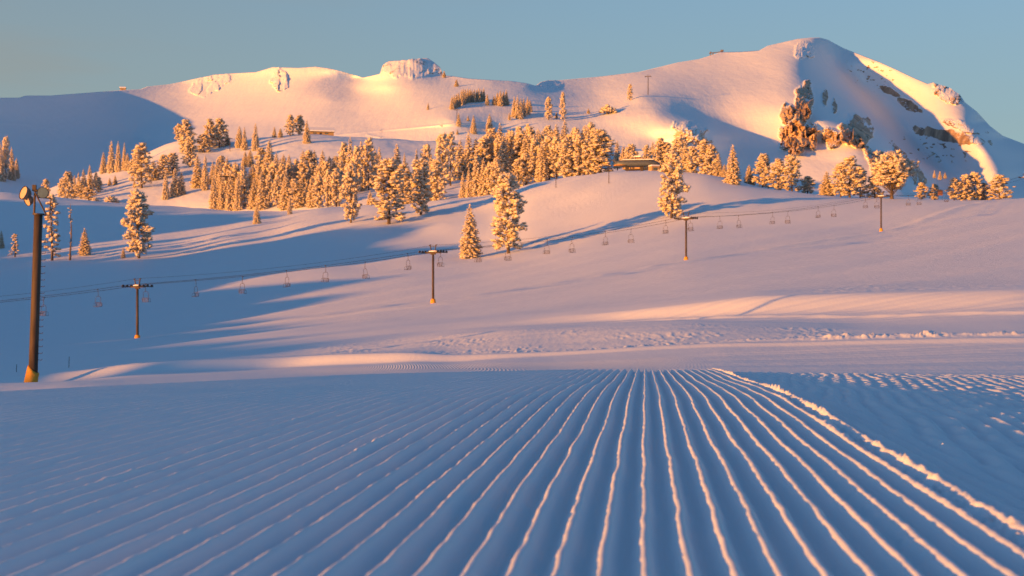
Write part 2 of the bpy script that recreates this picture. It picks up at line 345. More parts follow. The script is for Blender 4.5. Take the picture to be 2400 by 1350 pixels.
# ------------------------------------------------------------------ forest hill behind the slope
U_H = np.arange(-700, 3101, 3.0); Y_H = np.exp(np.linspace(np.log(500), np.log(1120), 330))
def hill_knots(u):
    C = lambda *t: pw(t, 45)(u)
    v = vrow(u); Yv = C((0, 640), (400, 620), (650, 575), (800, 545), (1200, 520), (1500, 490), (1800, 460), (2400, 440))
    K = [(Yv + 12, v + 240), (Yv + 48, v + 12)]
    K.append((0*u + 705, C((-700, 520), (0, 490), (150, 466), (250, 455), (400, 440), (600, 436), (800, 434), (950, 425), (1050, 428), (1200, 405), (1400, 392), (1600, 392), (1750, 425), (1850, 455), (2400, 480))))
    K.append((0*u + 780, C((-700, 520), (0, 485), (130, 447), (210, 425), (330, 395), (450, 378), (560, 372), (700, 366), (850, 362), (1000, 366), (1200, 360), (1400, 355), (1500, 358), (1600, 380), (1750, 430), (2400, 485))))
    K.append((0*u + 860, C((-700, 520), (0, 500), (110, 447), (210, 412), (300, 380), (360, 350), (420, 326), (500, 325), (560, 326), (640, 321), (700, 312), (760, 313), (850, 322), (1000, 335), (1100, 330), (1300, 330), (1500, 345), (1600, 375), (1750, 440), (2400, 490))))
    K.append((0*u + 905, K[-1][1] + C((0, 30), (800, 20), (900, -2), (1400, -2), (1600, 10), (1800, 30))))
    K.append((0*u + 1000, K[-2][1] + C((0, 110), (700, 90), (850, 60), (950, 6), (1400, 6), (1600, 50), (1800, 90))))
    K.append((0*u + 1120, K[-2][1] + 90))
    return np.array([k[0] for k in K], float), np.array([k[1] for k in K], float)
def build_hill():
    T, V = hill_knots(U_H); rows = pchip_rows(np.log(T), V, np.log(Y_H))
    Y = Y_H[:, None] + 0 * rows; X = (U_H[None] - 1200) / F * Y; z = (HR - rows) / F * Y
    z += 1.6 * noise2(X / 60, Y / 60, 201) + .5 * noise2(X / 17, Y / 20, 202) + .12 * noise2(X / 4, Y / 4, 203)
    return X, Y, z
HX, HY, HZ = build_hill()
tag(grid_mesh('forest_hill', np.stack([HX, HY, HZ], -1), SNOW_HILL), 'snowy hill carrying the frosted trees', None, None, 'structure')
HROW = HR - HZ / HY * F
def hill_Y(u, row, ymin=560):
    j = int(round((u - U_H[0]) / 3.0)); col = HROW[:, j]; ok = (Y_H > ymin) & (Y_H < 900)
    i = np.where(ok & (col <= row))[0]
    if len(i) == 0:
        k = np.where(ok)[0]; return Y_H[k[np.argmin(col[k])]]
    return Y_H[i[0]]

# ------------------------------------------------------------------ mountains: relief through surveyed points
SKYL = pw(((-600, 232), (0, 229), (45, 229), (60, 224), (120, 224), (290, 211), (330, 209), (345, 203), (400, 197), (450, 186), (490, 178), (500, 175), (540, 172), (600, 169), (640, 157), (665, 158), (700, 159), (740, 156), (770, 160), (800, 167), (850, 182), (870, 178), (891, 173), (897, 153), (912, 143), (950, 141), (985, 137), (1003, 136), (1018, 146), (1032, 160), (1038, 176), (1060, 178), (1100, 184), (1150, 187), (1200, 190), (1235, 195), (1255, 201), (1268, 192), (1285, 188), (1310, 188), (1400, 180), (1500, 168), (1590, 146), (1640, 138), (1690, 122), (1740, 121), (1780, 118), (1800, 107), (1830, 100), (1870, 91), (1900, 88), (1920, 88), (1940, 93), (1975, 112), (2000, 122), (2060, 145), (2100, 163), (2140, 182), (2175, 197), (2185, 193), (2225, 205), (2250, 222), (2262, 240), (2290, 262), (2320, 295), (2350, 318), (2400, 337), (2600, 400), (3000, 460)))
def crest(*p):
    out = []
    for (a, b) in zip(p[:-1], p[1:]):
        n = max(2, int(math.hypot(b[0] - a[0], b[1] - a[1]) / 14))
        for k in range(n): t = k / n; out.append(tuple(a[i] + (b[i] - a[i]) * t for i in range(3)))
    out.append(p[-1]); return out
MP = [(-600, 230, 900), (-600, 330, 800), (-600, 420, 700), (0, 228, 1250), (0, 330, 1060), (0, 430, 880), (150, 222, 1560), (150, 330, 1240), (150, 430, 930),
      (270, 212, 1880), (270, 330, 1420), (270, 400, 1050), (340, 330, 1500), (370, 260, 1720), (430, 195, 2050), (430, 240, 1830), (450, 280, 1600), (450, 330, 1250),
      (560, 172, 2050), (560, 230, 1800), (560, 290, 1450), (560, 340, 1080), (650, 160, 2000), (650, 230, 1760), (650, 290, 1380), (650, 340, 1040),
      (770, 165, 2000), (770, 230, 1700), (770, 310, 1150), (850, 182, 2150), (840, 215, 1900), (830, 260, 1560), (850, 320, 1060),
      (890, 175, 1830), (900, 200, 1720), (960, 140, 1850), (960, 190, 1700), (960, 240, 1480), (960, 300, 1130), (1040, 180, 1800), (1060, 230, 1420), (1060, 280, 1150), (1060, 330, 1000),
      (1150, 187, 1510), (1150, 240, 1250), (1180, 300, 1080), (1240, 199, 1400), (1250, 240, 1200), (1300, 188, 1700), (1310, 220, 1380), (1310, 270, 1120), (1310, 330, 980),
      (1400, 180, 1680), (1400, 225, 1340), (1400, 300, 1050), (1460, 300, 1035), (1540, 160, 1570), (1540, 195, 1290), (1500, 228, 1130), (1620, 140, 1580), (1620, 200, 1260), (1700, 122, 1620), (1700, 180, 1335), (1700, 230, 1195),
      (1820, 102, 1590), (1800, 180, 1300), (1800, 230, 1165), (1800, 280, 1115), (1790, 340, 1080), (1790, 420, 1020), (1700, 400, 1030), (1855, 230, 1150), (1860, 280, 1100), (1860, 340, 1075), (1860, 390, 1030), (1930, 330, 1100), (1950, 380, 1030), (2000, 440, 950), (1880, 440, 970),
      (500, 520, 900), (0, 520, 800), (1000, 520, 900), (1500, 520, 960), (1900, 520, 880), (2300, 520, 900), (3000, 520, 1500), (3000, 460, 2000), (2600, 400, 1800), (2600, 460, 1500), (-600, 520, 600)]
MP += crest((1440, 245, 1150), (1480, 240, 1125), (1540, 262, 1050), (1600, 285, 1022), (1640, 300, 1003), (1655, 340, 990)) + [(1500, 400, 965), (1600, 400, 965), (1560, 330, 1012)]       # small spur with outcrop
MP += crest((1600, 257, 1115), (1660, 280, 1105), (1700, 310, 1085), (1700, 350, 1060))                      # hollow behind it
MP += crest((1900, 89, 1590), (1885, 125, 1480), (1868, 155, 1355), (1885, 195, 1240), (1930, 235, 1185), (1975, 275, 1145), (2030, 320, 1100), (2070, 370, 1060), (2120, 420, 990), (2150, 470, 920))   # main spur
MP += crest((1940, 95, 1640), (1955, 150, 1600), (1990, 200, 1560), (2040, 250, 1500), (2090, 300, 1440), (2160, 350, 1360), (2220, 400, 1260), (2250, 460, 1160))       # gully
MP += crest((2040, 138, 1570), (2100, 166, 1520), (2150, 187, 1470), (2190, 200, 1430), (2240, 228, 1370), (2275, 270, 1300), (2310, 320, 1230), (2330, 345, 1190), (2345, 400, 1110), (2350, 460, 1040))    # second rib
MP = [(a, b, (1000 * (c / 1000)**(0.60 + 0.40 * float(sstep(1250, 1650, np.array(a * 1.0))))) if c > 1000 else c) for a, b, c in MP]
MP = [(a, b, c * (1 - .11 * float(sstep(430, 900, np.array(a * 1.)) * (1 - sstep(1000, 1260, np.array(a * 1.))) * (1 - sstep(250, 350, np.array(b * 1.)))))) for a, b, c in MP]
MP += [(2300, 285, 1520), (2350, 325, 1580), (2400, 338, 1620), (2400, 375, 1380), (2380, 420, 1190), (2440, 440, 1150)]
def rbf_fit(pts):
    p = np.array(pts, float); x = p[:, 0] / 400; y = p[:, 1] / 160; f = np.log(p[:, 2]); n = len(p)
    D = np.hypot(x[:, None] - x, y[:, None] - y)
    A = np.zeros((n + 3, n + 3)); A[:n, :n] = -D + np.eye(n) * 2e-3 * -1; A[:n, n] = 1; A[:n, n+1] = x; A[:n, n+2] = y; A[n:, :n] = A[:n, n:].T
    c = np.linalg.lstsq(A, np.concatenate([f, [0, 0, 0]]), rcond=None)[0]
    def ev(u, r):
        U = (u / 400).ravel(); V = (r / 160).ravel(); out = c[n] + c[n+1] * U + c[n+2] * V
        for i in range(n): out = out - c[i] * np.sqrt((U - x[i])**2 + (V - y[i])**2 + 2e-3)
        return np.exp(out).reshape(u.shape)
    return ev
DEPTH = rbf_fit(MP)
# crags: name, label, (u, row, half width, half height, tilt), protrusion (m), rockiness
CRAGS = [
 ('mesa_cap', 'flat-topped rocky mesa cap on the skyline', (965, 160, 76, 24, 0), 4, .78),
 ('rock_outcrop', 'tall craggy cliff high on the peak, above the other crags', (1884, 236, 34, 58, 4), 20, 1.15),
 ('rock_outcrop', 'small rounded crag left of the tallest cliff', (1840, 265, 21, 25, 0), 13, 1.15),
 ('rock_outcrop', 'broad dark crag directly below the tallest cliff', (1872, 320, 46, 40, 0), 19, 1.1),
 ('rock_outcrop', 'pointed spire on the spur just right of the tallest cliff', (1934, 226, 12, 20, 0), 11, 1.0),
 ('rock_outcrop', 'second small spire lower down the spur ridge', (1955, 246, 9, 17, 0), 10, 1.0),
 ('rock_outcrop', 'snowy crag on the spur right of the broad dark crag', (2006, 308, 40, 40, 0), 22, 1.1),
 ('rock_outcrop', 'snow-streaked low crags between broad crag and the spur crag', (1950, 322, 26, 24, 0), 12, .8),
 ('rock_outcrop', 'jagged crags stepping down the spur behind the round-crowned pine', (2055, 378, 30, 52, -34), 19, 1.1),
 ('rock_outcrop', 'slanting rock fin right of the jagged spur crags', (2112, 366, 16, 48, -34), 16, 1.0),
 ('rock_outcrop', 'lowest rock teeth at the foot of the spur', (2150, 408, 20, 36, -30), 14, .95),
 ('rock_outcrop', 'sunlit snowy rock lip above the shaded cliff band', (2265, 298, 60, 12, 14), 8, .6),
 ('rock_outcrop', 'snow-caked bluff rising behind the hut trees', (1618, 312, 50, 28, 20), 9, .6),
 ('rock_outcrop', 'snow-plastered buttress under the left summit', (654, 184, 27, 30, 0), 9, .62),
 ('rock_outcrop', 'row of snowy rock fins on the left skyline', (492, 196, 50, 22, -20), 5, .55),
 ('rock_outcrop', 'little rock knob at the notch in the skyline', (1288, 198, 26, 12, 0), 8, .6),
 ('rock_outcrop', 'sunlit rock rim high on the right shoulder', (2222, 216, 44, 24, 32), 12, .85),
 ('rock_outcrop', 'shaded cliff band crossing the right face', (2225, 318, 100, 15, 10), 5, .85),
 ('rock_outcrop', 'dark rocks poking from the shaded gully below the summit', (2130, 246, 36, 12, 28), 5, .8),
 ('rock_outcrop', 'small shaded rocks above the cliff band', (2085, 212, 24, 9, 25), 4, .9),
 ('rock_outcrop', 'tiny rocks breaking the snow low in the shaded gully', (2185, 366, 26, 12, 30), 4, .85),
 ('rock_outcrop', 'knobbly snow-crusted crags below the summit', (1884, 118, 26, 22, 30), 11, .45),
]
def build_mountain():
    us = np.arange(-560, 2901, 2.0); nv = 250
    sk = SKYL(us)
    v = np.linspace(0, 1, nv)[:, None]
    rock = np.zeros((nv, len(us)))
    u = us[None] + 0 * v; r = 520 + (sk[None] - 520) * v
    Y = DEPTH(u, r)
    X0 = (u - 1200) / F * Y; Z0 = (HR - r) / F * Y
    # wind-sculpted relief, ribs running down the face
    Y = Y * (1 + 0.0045 * fbm(X0 / 110, Z0 / 90, 3, 301) + 0.0022 * ridged(X0 / 26 + Z0 / 60, Z0 / 110, 3, 302) * sstep(180, 330, 0 * u + 400 - r))
    owner = np.full(u.shape, -1); best = np.zeros(u.shape)
    drow = np.zeros(u.shape)
    for k, (nm, lb, (cu, crr, hw, hh, tilt), pr, rk) in enumerate(CRAGS):
        c, s = math.cos(R(tilt)), math.sin(R(tilt)); du = u - cu; dr = r - crr
        a = (du * c + dr * s) / hw; b = (-du * s + dr * c) / hh
        taper = np.clip(.78 + .32 * b, .35, 1.2) if hh > hw else 1.0
        d = (np.abs(a / taper)**1.5 + np.abs(b)**1.5)**(1 / 1.5) + 0.34 * fbm(u / 26, r / 26, 4, 400 + k)
        m = sstep(1.10, .86, d)
        fa = facets(u / 19 + r / 60 + k, r / 27, 540 + k); fb = facets(u / 8 + k, r / 10 + u / 50, 560 + k)
        n1 = .68 * fa + .32 * fb; n2 = fbm(u / 5, r / 5, 2, 520 + k)
        Y = Y - m * pr * (0.30 + .85 * n1 + .10 * n2)
        rock = np.maximum(rock, m * rk * (0.78 + .3 * n1))
        if nm == 'mesa_cap': drow -= m * 2.2 * ridged(u / 15, r * 0, 2, 77)
        up = (m > best) & (m > .5); owner[up] = k; best = np.maximum(best, m)
    # scattered boulders in the shaded gully
    g = np.exp(-(((u - 2150) / 110)**2 + ((r - 345) / 45)**2)) * sstep(.45, .7, fbm(u / 16, r / 9, 3, 333))
    rock = np.maximum(rock, g * 1.3); Y = Y - g * 2
    sp = np.exp(-(((u - 2030) / 110)**2 + ((r - 170) / 60)**2)) * sstep(.55, .8, fbm(u / 12, r / 7, 3, 334)); rock = np.maximum(rock, sp); Y = Y - sp * 2
    for pl, hgt in (([(735, 322), (830, 312), (950, 301), (1070, 290), (1150, 286)], 2.4), ([(-60, 285), (60, 291), (180, 311), (290, 334)], 1.6), ([(860, 316), (930, 330), (1010, 343)], 2.2), ([(1180, 300), (1300, 272), (1420, 252)], 1.2)):
        dd = np.full(u.shape, 1e9)
        for (xa, ya), (xb, yb) in zip(pl[:-1], pl[1:]):      # cat roads: a banked lip across the slope
            tt = np.clip(((u - xa) * (xb - xa) + (r - ya) * (yb - ya)) / ((xb - xa)**2 + (yb - ya)**2), 0, 1); dd = np.minimum(dd, np.hypot(u - xa - tt * (xb - xa), (r - ya - tt * (yb - ya)) * 1.0))
        Y = Y - hgt * np.exp(-(dd / 2.2)**2)
    r = r + drow
    X = (u - 1200) / F * Y; Z = (HR - r) / F * Y
    P = np.stack([X, Y, Z], -1)
    back = []
    for k in range(1, 9):
        q = P[-1].copy(); q[:, 1] += 14 * k * k + 6 * k; q[:, 2] -= 5.0 * k * k; q[:, 0] *= 1.0; back.append(q)
    P = np.concatenate([P, np.array(back)], 0); rock = np.concatenate([rock, np.zeros((8, len(us)))], 0)
    owner = np.concatenate([owner, np.full((8, len(us)), -1)], 0)
    of = owner[:-1, :-1]
    tag(grid_mesh('mountain', P, SNOW_FAR, {'rock': rock}, facemask=(of == -1)), 'snow-covered mountain ridge at sunrise', None, None, 'structure')
    for k, cg in enumerate(CRAGS):
        fm = (of == k)
        if fm.sum() < 8: continue
        o = grid_mesh('rock_outcrop', P, SNOW_FAR, {'rock': rock}, facemask=fm, smooth=(k in (0, 12, 13, 14, 15)))
        tag(o, cg[1], 'rock outcrop')
    return us, P
MUS, MPTS = build_mountain()
def mtn_Y(u, row):
    j = int(round((u + 560) / 2.0)); col = MPTS[:250, j]
    rr = HR - col[:, 2] / col[:, 1] * F; i = int(np.argmin(np.abs(rr - row))); return float(col[i, 1])

# ------------------------------------------------------------------ wide snowfield under and behind everything, and an added ridge out of view that shades the slope
def build_field():
    xs = np.concatenate([-np.geomspace(6000, 6, 50), np.linspace(-5, 5, 11), np.geomspace(6, 6000, 50)])
    ys = np.concatenate([-np.geomspace(6000, 2, 40), np.linspace(-1.5, 1.0, 6), np.geomspace(1.4, 9000, 60)])
    x, y = np.meshgrid(xs, ys)
    r = np.hypot(x, y)
    z = -0.30 - 0.02 * np.minimum(r, 60) - .03 * np.clip(y, 0, 900) - 0.35 * sstep(.6, 1.5, y)
    z = np.where(y > 0.6, z - 3.0 * sstep(3, 30, r), z)
    z = np.where(y > 0, z - 10 * sstep(40, 120, -x), z)
    z = np.maximum(z, -60)
    tag(grid_mesh('snowfield', np.stack([x, y, z], -1), SNOW_MID), 'snowfield beyond the frame', None, None, 'structure')
build_field()
def build_shade_ridge():  # unseen ridge added off-frame, its crest shaped to cast the slope's shade
    xs = np.linspace(-620, -70, 300); ys = np.linspace(-160, 620, 700)
    x, y = np.meshgrid(xs, ys)
    cx = -0.50 * y - 120          # crest parallel to the left edge of the view, outside it
    d = x - cx
    ctl = []
    for (u_, row_, dz) in SHADE_EDGE:                # where the ridge's shadow should end on the slope
        Yt = mid_Y(u_, row_, 75); p = W(u_, row_, Yt); t = (p.x + .5 * p.y + 120) / (SUN_AZ[0] + .5 * SUN_AZ[1])
        ctl.append((p.y - SUN_AZ[1] * t, p.z + t * math.tan(R(SUN_EL)) + dz))
    ctl = sorted(ctl); print('ridge', [(round(float(a)), round(float(b), 1)) for a, b in ctl])
    top = np.interp(y, [-160, ctl[0][0] - 30] + [c[0] for c in ctl] + [ctl[-1][0] + 60, 620], [-20, -8] + [c[1] for c in ctl] + [ctl[-1][1], 30])
    top = top + (1.5 * noise2(y / 5.5, 0 * y + .5, 602) + 2.4 * noise2(y / 15, 0 * y + .5, 603)) * sstep(-30, 10, y)
    for (u_, row_, wd, Yf) in ((35, 603, 2.5, 0), (122, 610, 3, 0), (164, 610, 1.5, 0), (199, 598, 2.5, 0), (325, 606, 4.5, 0), (602, 525, 3, 0), (76, 893, 2.2, 64), (322, 800, 1.6, 200)):   # gaps cut in the crest so sun reaches these trees, pole and tower
        Yt = Yf or mid_Y(u_, row_, 250); p = W(u_, row_, Yt); w_ = (x - p.x) * SUN_AZ[1] - (y - p.y) * SUN_AZ[0]; along = ((p.x - x) * SUN_AZ[0] + (p.y - y) * SUN_AZ[1])
        top = np.minimum(top, p.z + .6 + along * math.tan(R(SUN_EL)) + np.maximum(np.abs(w_) / wd - .6, 0)**2 * 2.5 - .8)
    z = np.where(d > 0, top - (top + 22) * sstep(0, 62, d), top - (top + 22) * sstep(0, 240, -d))
    z += 0.8 * fbm(x / 22, y / 22, 3, 601)
    tag(grid_mesh('ridge', np.stack([x, y, z], -1), SNOW_HILL), 'unseen snowy ridge added left of the view to shade the slope', None, None, 'structure')
SHADE_EDGE = [(1300, 800, -1.5), (900, 815, -1.2), (600, 815, -.2), (350, 820, .3), (500, 785, .3), (350, 760, 0), (600, 745, 0), (420, 700, 0), (800, 690, -.5), (550, 655, 0), (980, 640, -.3), (800, 610, .5), (1100, 575, .3), (930, 545, 1.2), (700, 530, 1.5), (600, 508, 1), (400, 500, 1.0), (150, 480, 0)]
build_shade_ridge()
# ------------------------------------------------------------------ mesh collector for built objects
def mid_Z(u, Y):
    j = (u - U_S[0]) / 2.5; j0 = int(j); return float(np.interp(Y, Y_S, SZ[:, j0]))
def hill_Z(u, Y):
    j0 = int((u - U_H[0]) / 3.0); return float(np.interp(Y, Y_H, HZ[:, j0]))
class MB:
    def __init__(s): s.v = []; s.f = []
    def add(s, v, f):
        o = len(s.v); s.v += [tuple(p) for p in v]; s.f += [tuple(i + o for i in q) for q in f]
    def tube(s, pts, rad, n=8, cap=True):
        pts = [Vector(p) for p in pts]; rad = rad if hasattr(rad, '__len__') else [rad] * len(pts); vs = []
        up = Vector((0, 0, 1)); prev = None
        for i, p in enumerate(pts):
            d = (pts[min(i+1, len(pts)-1)] - pts[max(i-1, 0)]).normalized()
            if prev is None:
                a = d.cross(up if abs(d.z) < .9 else Vector((0, 1, 0))).normalized()
            else: a = (prev - d * prev.dot(d)).normalized()
            prev = a; b = d.cross(a)
            for k in range(n):
                t = 2 * math.pi * k / n; vs.append(p + (a * math.cos(t) + b * math.sin(t)) * rad[i])
        fs = [(i*n+k, i*n+(k+1) % n, (i+1)*n+(k+1) % n, (i+1)*n+k) for i in range(len(pts)-1) for k in range(n)]
        if cap: fs += [tuple(range(n))[::-1], tuple((len(pts)-1)*n+k for k in range(n))]
        s.add(vs, fs)
    def box(s, c, size, rot=None, taper=1.0):
        c = Vector(c); vs = []
        for z in (-1, 1):
            for x, y in ((-1, -1), (1, -1), (1, 1), (-1, 1)):
                k = taper if z > 0 else 1
                p = Vector((x * size[0] / 2 * k, y * size[1] / 2 * k, z * size[2] / 2))
                if rot is not None: p = rot @ p
                vs.append(c + p)
        s.add(vs, [(3, 2, 1, 0), (4, 5, 6, 7), (0, 1, 5, 4), (1, 2, 6, 5), (2, 3, 7, 6), (3, 0, 4, 7)])
    def build(s, name, mat, parent=None, smooth=False, bevel=0.0):
        me = bpy.data.meshes.new(name); me.from_pydata([tuple(p) for p in s.v], [], s.f); me.materials.append(mat)
        if smooth: me.polygons.foreach_set('use_smooth', [True] * len(me.polygons))
        me.update(); o = link(bpy.data.objects.new(name, me), parent)
        if bevel:
            b = o.modifiers.new('bevel', 'BEVEL'); b.width = bevel; b.segments = 2; b.limit_method = 'ANGLE'
        return o
def empty(name, loc, rz=0.0):
    o = bpy.data.objects.new(name, None); o.location = loc; o.rotation_euler = (0, 0, rz); o.empty_display_size = .2; return link(o)
def copy_tree(o, parent=None):
    c = o.copy(); link(c); c.parent = parent
    for ch in list(o.children): copy_tree(ch, c)
    return c

POLE = plain_mat('weathered_steel', (0.075, 0.052, 0.036), .7, .2, .35, 6, stretch=(1, 1, .15))
STEEL = plain_mat('galvanised_steel', (0.20, 0.165, 0.14), .6, .4, .3, 8)
DARK = plain_mat('dark_metal', (0.06, 0.045, 0.04), .6, .2, .3, 8)
YEL = plain_mat('yellow_padding', (0.66, 0.30, 0.03), .75, 0, .15, 5, .02)
CAPSNOW = plain_mat('settled_snow', (0.80, 0.81, 0.84), .7, 0, .04, 6, .01)
GLASS = plain_mat('lamp_glass', (0.10, 0.14, 0.16), .25, 0, .1, 4, spec=.6)
LENS = plain_mat('frosted_lamp_face', (0.55, 0.40, 0.24), .5, 0, .15, 9)
WOOD = plain_mat('log_wall', (0.40, 0.27, 0.13), .8, 0, .2, 4, .02, stretch=(.3, 1, 6))
WOODD = plain_mat('dark_eave_board', (0.06, 0.04, 0.03), .8, 0, .3, 4)
HOUS = plain_mat('blue_grey_housing', (0.10, 0.12, 0.14), .5, .1, .25, 2)
ORANGE = plain_mat('orange_board', (0.50, 0.20, 0.09), .7, 0, .1, 3)
BARK = plain_mat('snow_dusted_bark', (0.10, 0.075, 0.06), .9, 0, .5, 3, .02, stretch=(1, 1, .3))
GREYBARK = plain_mat('bare_grey_wood', (0.16, 0.12, 0.10), .9, 0, .5, 3, .02, stretch=(1, 1, .3))

# ------------------------------------------------------------------ floodlight pole, left
def light_pole():
    Y = 64.0; x0 = (76 - 1200) / F * Y; zb = mid_Z(76, Y) - .35
    root = empty('floodlight_pole', (x0, Y, zb)); tag(root, 'tall brown steel pole with floodlights and yellow padded base', 'floodlight')
    k = Y / F; ztop = (HR - 503) * k - zb; lean = 14 * k            # lean to the right by 14 px over its height
    root.rotation_euler = (0, math.atan2(lean, ztop), 0)
    H = math.hypot(lean, ztop)
    m = MB(); m.tube([(0, 0, 0), (0, 0, H * .5), (0, 0, H)], [.205, .195, .185], 28); m.build('pole', POLE, root, True)
    m = MB(); m.tube([(0, 0, H - .02), (0, 0, H + .05)], [.26, .26], 24); m.build('cap_plate', DARK, root)
    # slanting yellow pad
    m = MB(); n = 24; vs = []
    for i in range(9):
        t = i / 8
        for a in range(n):
            an = 2 * math.pi * a / n; r = .31 - .06 * t + .012 * math.sin(an * 5 + t * 4)
            cx = -.16 + .18 * t; zz = t * (.95 + .20 * math.cos(an + math.pi))
            vs.append((cx + r * math.cos(an), r * math.sin(an), zz + .1))
    fs = [(i*n+a, i*n+(a+1) % n, (i+1)*n+(a+1) % n, (i+1)*n+a) for i in range(8) for a in range(n)] + [tuple(8*n+a for a in range(n))]
    m.add(vs, fs); m.build('base_padding', YEL, root, True)
    for i in range(19):
        z = 1.5 + i * .30
        m = MB(); m.tube([(.20, 0, z), (.37, -.02, z), (.39, -.02, z + .05)], .014, 6); m.build('rung', DARK, root)
    m = MB()
    b = .028
    m.tube([(-.19, 0, H), (-.19, 0, H + .95)], .05, 8); m.tube([(.50, 0, H - .03), (.55, 0, H + .75)], b, 8)
    m.tube([(.55, 0, H + .75), (-.02, 0, H + .78)], b, 8); m.tube([(-.2, -.05, H + 1.05), (.36, -.05, H + .02)], .035, 8)
    m.tube([(-.24, 0, H + .02), (.50, 0, H - .02)], b, 8); m.tube([(-.30, 0, H + 1.12), (-.02, 0, H + 1.05)], .06, 8)
    m.box((-.22, 0, H + 1.22), (.16, .14, .22)); m.build('bracket_frame', POLE, root)
    def lamp(c, d, r, dep, mat):
        d = Vector(d).normalized(); c = Vector(c); m = MB()
        m.tube([c - d * dep, c - d * dep * .55, c], [r * .45, r * .88, r], 28); o = m.build('floodlight_head', STEEL, root, True)
        m = MB(); m.tube([c, c + d * .03], [r * .93, r * .93], 28); m.build('lens', mat, o)
        m = MB(); m.tube([c - d * .03, c + d * .055], [r * 1.05, r * 1.05], 28, False); m.build('rim', STEEL, o)
    lamp((.22, -.16, H + .98), (.12, -1, -.02), .25, .28, GLASS)
    lamp((-.66, -.05, H + .95), (-.62, -.66, .25), .30, .30, LENS)
    lamp((-.52, .05, H + .62), (-.60, -.60, -.38), .24, .25, LENS)
light_pole()

# ------------------------------------------------------------------ chairlift in front
AD = Vector((.80, -.60, 0)).normalized()          # crossarm direction
TW = [(-330, 185, 738, None, 0), (322, 200, 672, 800, 1), (1015, 219, 592, 712, 1), (1608, 268, 513, 612, 1), (2065, 340, 461, 543, 1), (2403, 470, 416, None, 1)]
ARM = 1.8
def make_tower():
    root = empty('lift_tower', (0, 0, 0)); H = 7.8
    m = MB(); m.tube([(0, 0, -1.5), (0, 0, H - .1)], [.20, .165], 20); m.build('pole', POLE, root, True)
    m = MB(); m.tube([(0, 0, -.3), (0, 0, .12), (0, 0, .55), (0, 0, .68)], [.42, .43, .36, .24], 18); m.build('base_padding', YEL, root, True)
    m = MB(); m.box((0, 0, H), (ARM * 1.75, .22, .26)); m.box((0, 0, H - .2), (.9, .26, .22)); m.build('crossarm', POLE, root, bevel=.02)
    m = MB()
    m.tube([(-.32, 0, H + .1), (-.62, 0, H + 1.15)], .075, 8); m.tube([(.32, 0, H + .1), (.62, 0, H + 1.15)], .075, 8)
    m.tube([(-.58, 0, H + .95), (.58, 0, H + .95)], .04, 8)
    for s in (-1, 1): m.tube([(s * .62 - .18, 0, H + 1.12), (s * .62 + .18, 0, H + 1.2)], .07, 8)
    m.build('lifting_frame', POLE, root)
    m = MB(); n = 14
    for i in range(n):
        t = -1 + 2 * (i + .5) / n; h = .10 + .07 * (1 - t * t) + .03 * math.sin(i * 2.1)
        m.box((t * .78, 0, H + .13 + h / 2), (1.75 / n, .24, h))
    m.build('snow_cap', CAPSNOW, root, bevel=.02)
    # sheave trains run along the cable, at both arm ends
    cd = Vector((AD.y, -AD.x, 0))
    for s in (-1, 1):
        m = MB(); c = Vector((s * ARM, 0, H + .02))
        # local frame: x along arm, y across = along cable
        m.box(c + Vector((0, 0, -.02)), (.10, 2.6, .12)); m.box(c + Vector((-s * .2, 0, 0)), (.5, .2, .16))
        so = m.build('sheave_train', DARK, root)
        for i in range(4):
            yy = -1.05 + i * .7; w_ = MB(); w_.tube([c + Vector((-.06, yy, .10)), c + Vector((.06, yy, .10))], .20, 14); w_.build('sheave', DARK, so)
    return root
ARMROT = math.atan2(AD.y, AD.x)
TLAB = ['', 'leftmost chairlift tower, yellow pad at its foot, nearest the floodlight pole', 'second chairlift tower from the left, standing before the paired trees',
        'third chairlift tower from the left, yellow foot, below the lone tall pine', 'fourth chairlift tower, its top in front of the round pine', 'chairlift tower at the right edge showing only its upper part']
proto = make_tower(); cab = {0: [], 1: []}; com = []
first = True
for i, (u, Y, ra, rb, vis) in enumerate(TW):
    X = (u - 1200) / F * Y; za = (HR - ra) / F * Y
    for sgn, key in ((-1, 0), (1, 1)): cab[key].append(Vector((X, Y, za)) + AD * sgn * ARM + Vector((0, 0, .30)))
    com.append(Vector((X, Y, za + 1.15)))
    if not vis: continue
    zb = mid_Z(u, Y); h = za - zb
    o = proto if first else copy_tree(proto); first = False
    o.location = (X, Y, zb); o.rotation_euler = (0, 0, ARMROT); o.scale = (1, 1, h / 7.8)
    tag(o, TLAB[i], 'lift tower', 'towers of the chairlift crossing the slope')
def sag(a, b, t, s): p = a.lerp(b, t); p.z -= 4 * s * t * (1 - t); return p
m = MB(); rope = {}
for key in (0, 1):
    pts = []
    for i in range(len(TW) - 1):
        a, b = cab[key][i], cab[key][i+1]; L = (b - a).length; pts += [sag(a, b, k / 12, L * .012) for k in range(12)]
    pts.append(cab[key][-1]); rope[key] = pts; m.tube(pts, .030, 6)
tag(m.build('haul_cable', DARK), 'paired steel haul cables of the chairlift carrying the chairs', 'cable')
m = MB(); pts = []
for i in range(len(TW) - 1): pts += [sag(com[i], com[i+1], k / 12, (com[i+1] - com[i]).length * .016) for k in range(12)]
m.tube(pts + [com[-1]], .016, 5); tag(m.build('signal_line', DARK), 'thin upper signal line strung between the chairlift tower tops', 'cable')
def on_rope(key, u):
    pts = rope[key]
    for a, b in zip(pts[:-1], pts[1:]):
        ua, ub = (1200 + F * p.x / p.y for p in (a, b))
        if min(ua, ub) <= u <= max(ua, ub): return a.lerp(b, (u - ua) / (ub - ua))
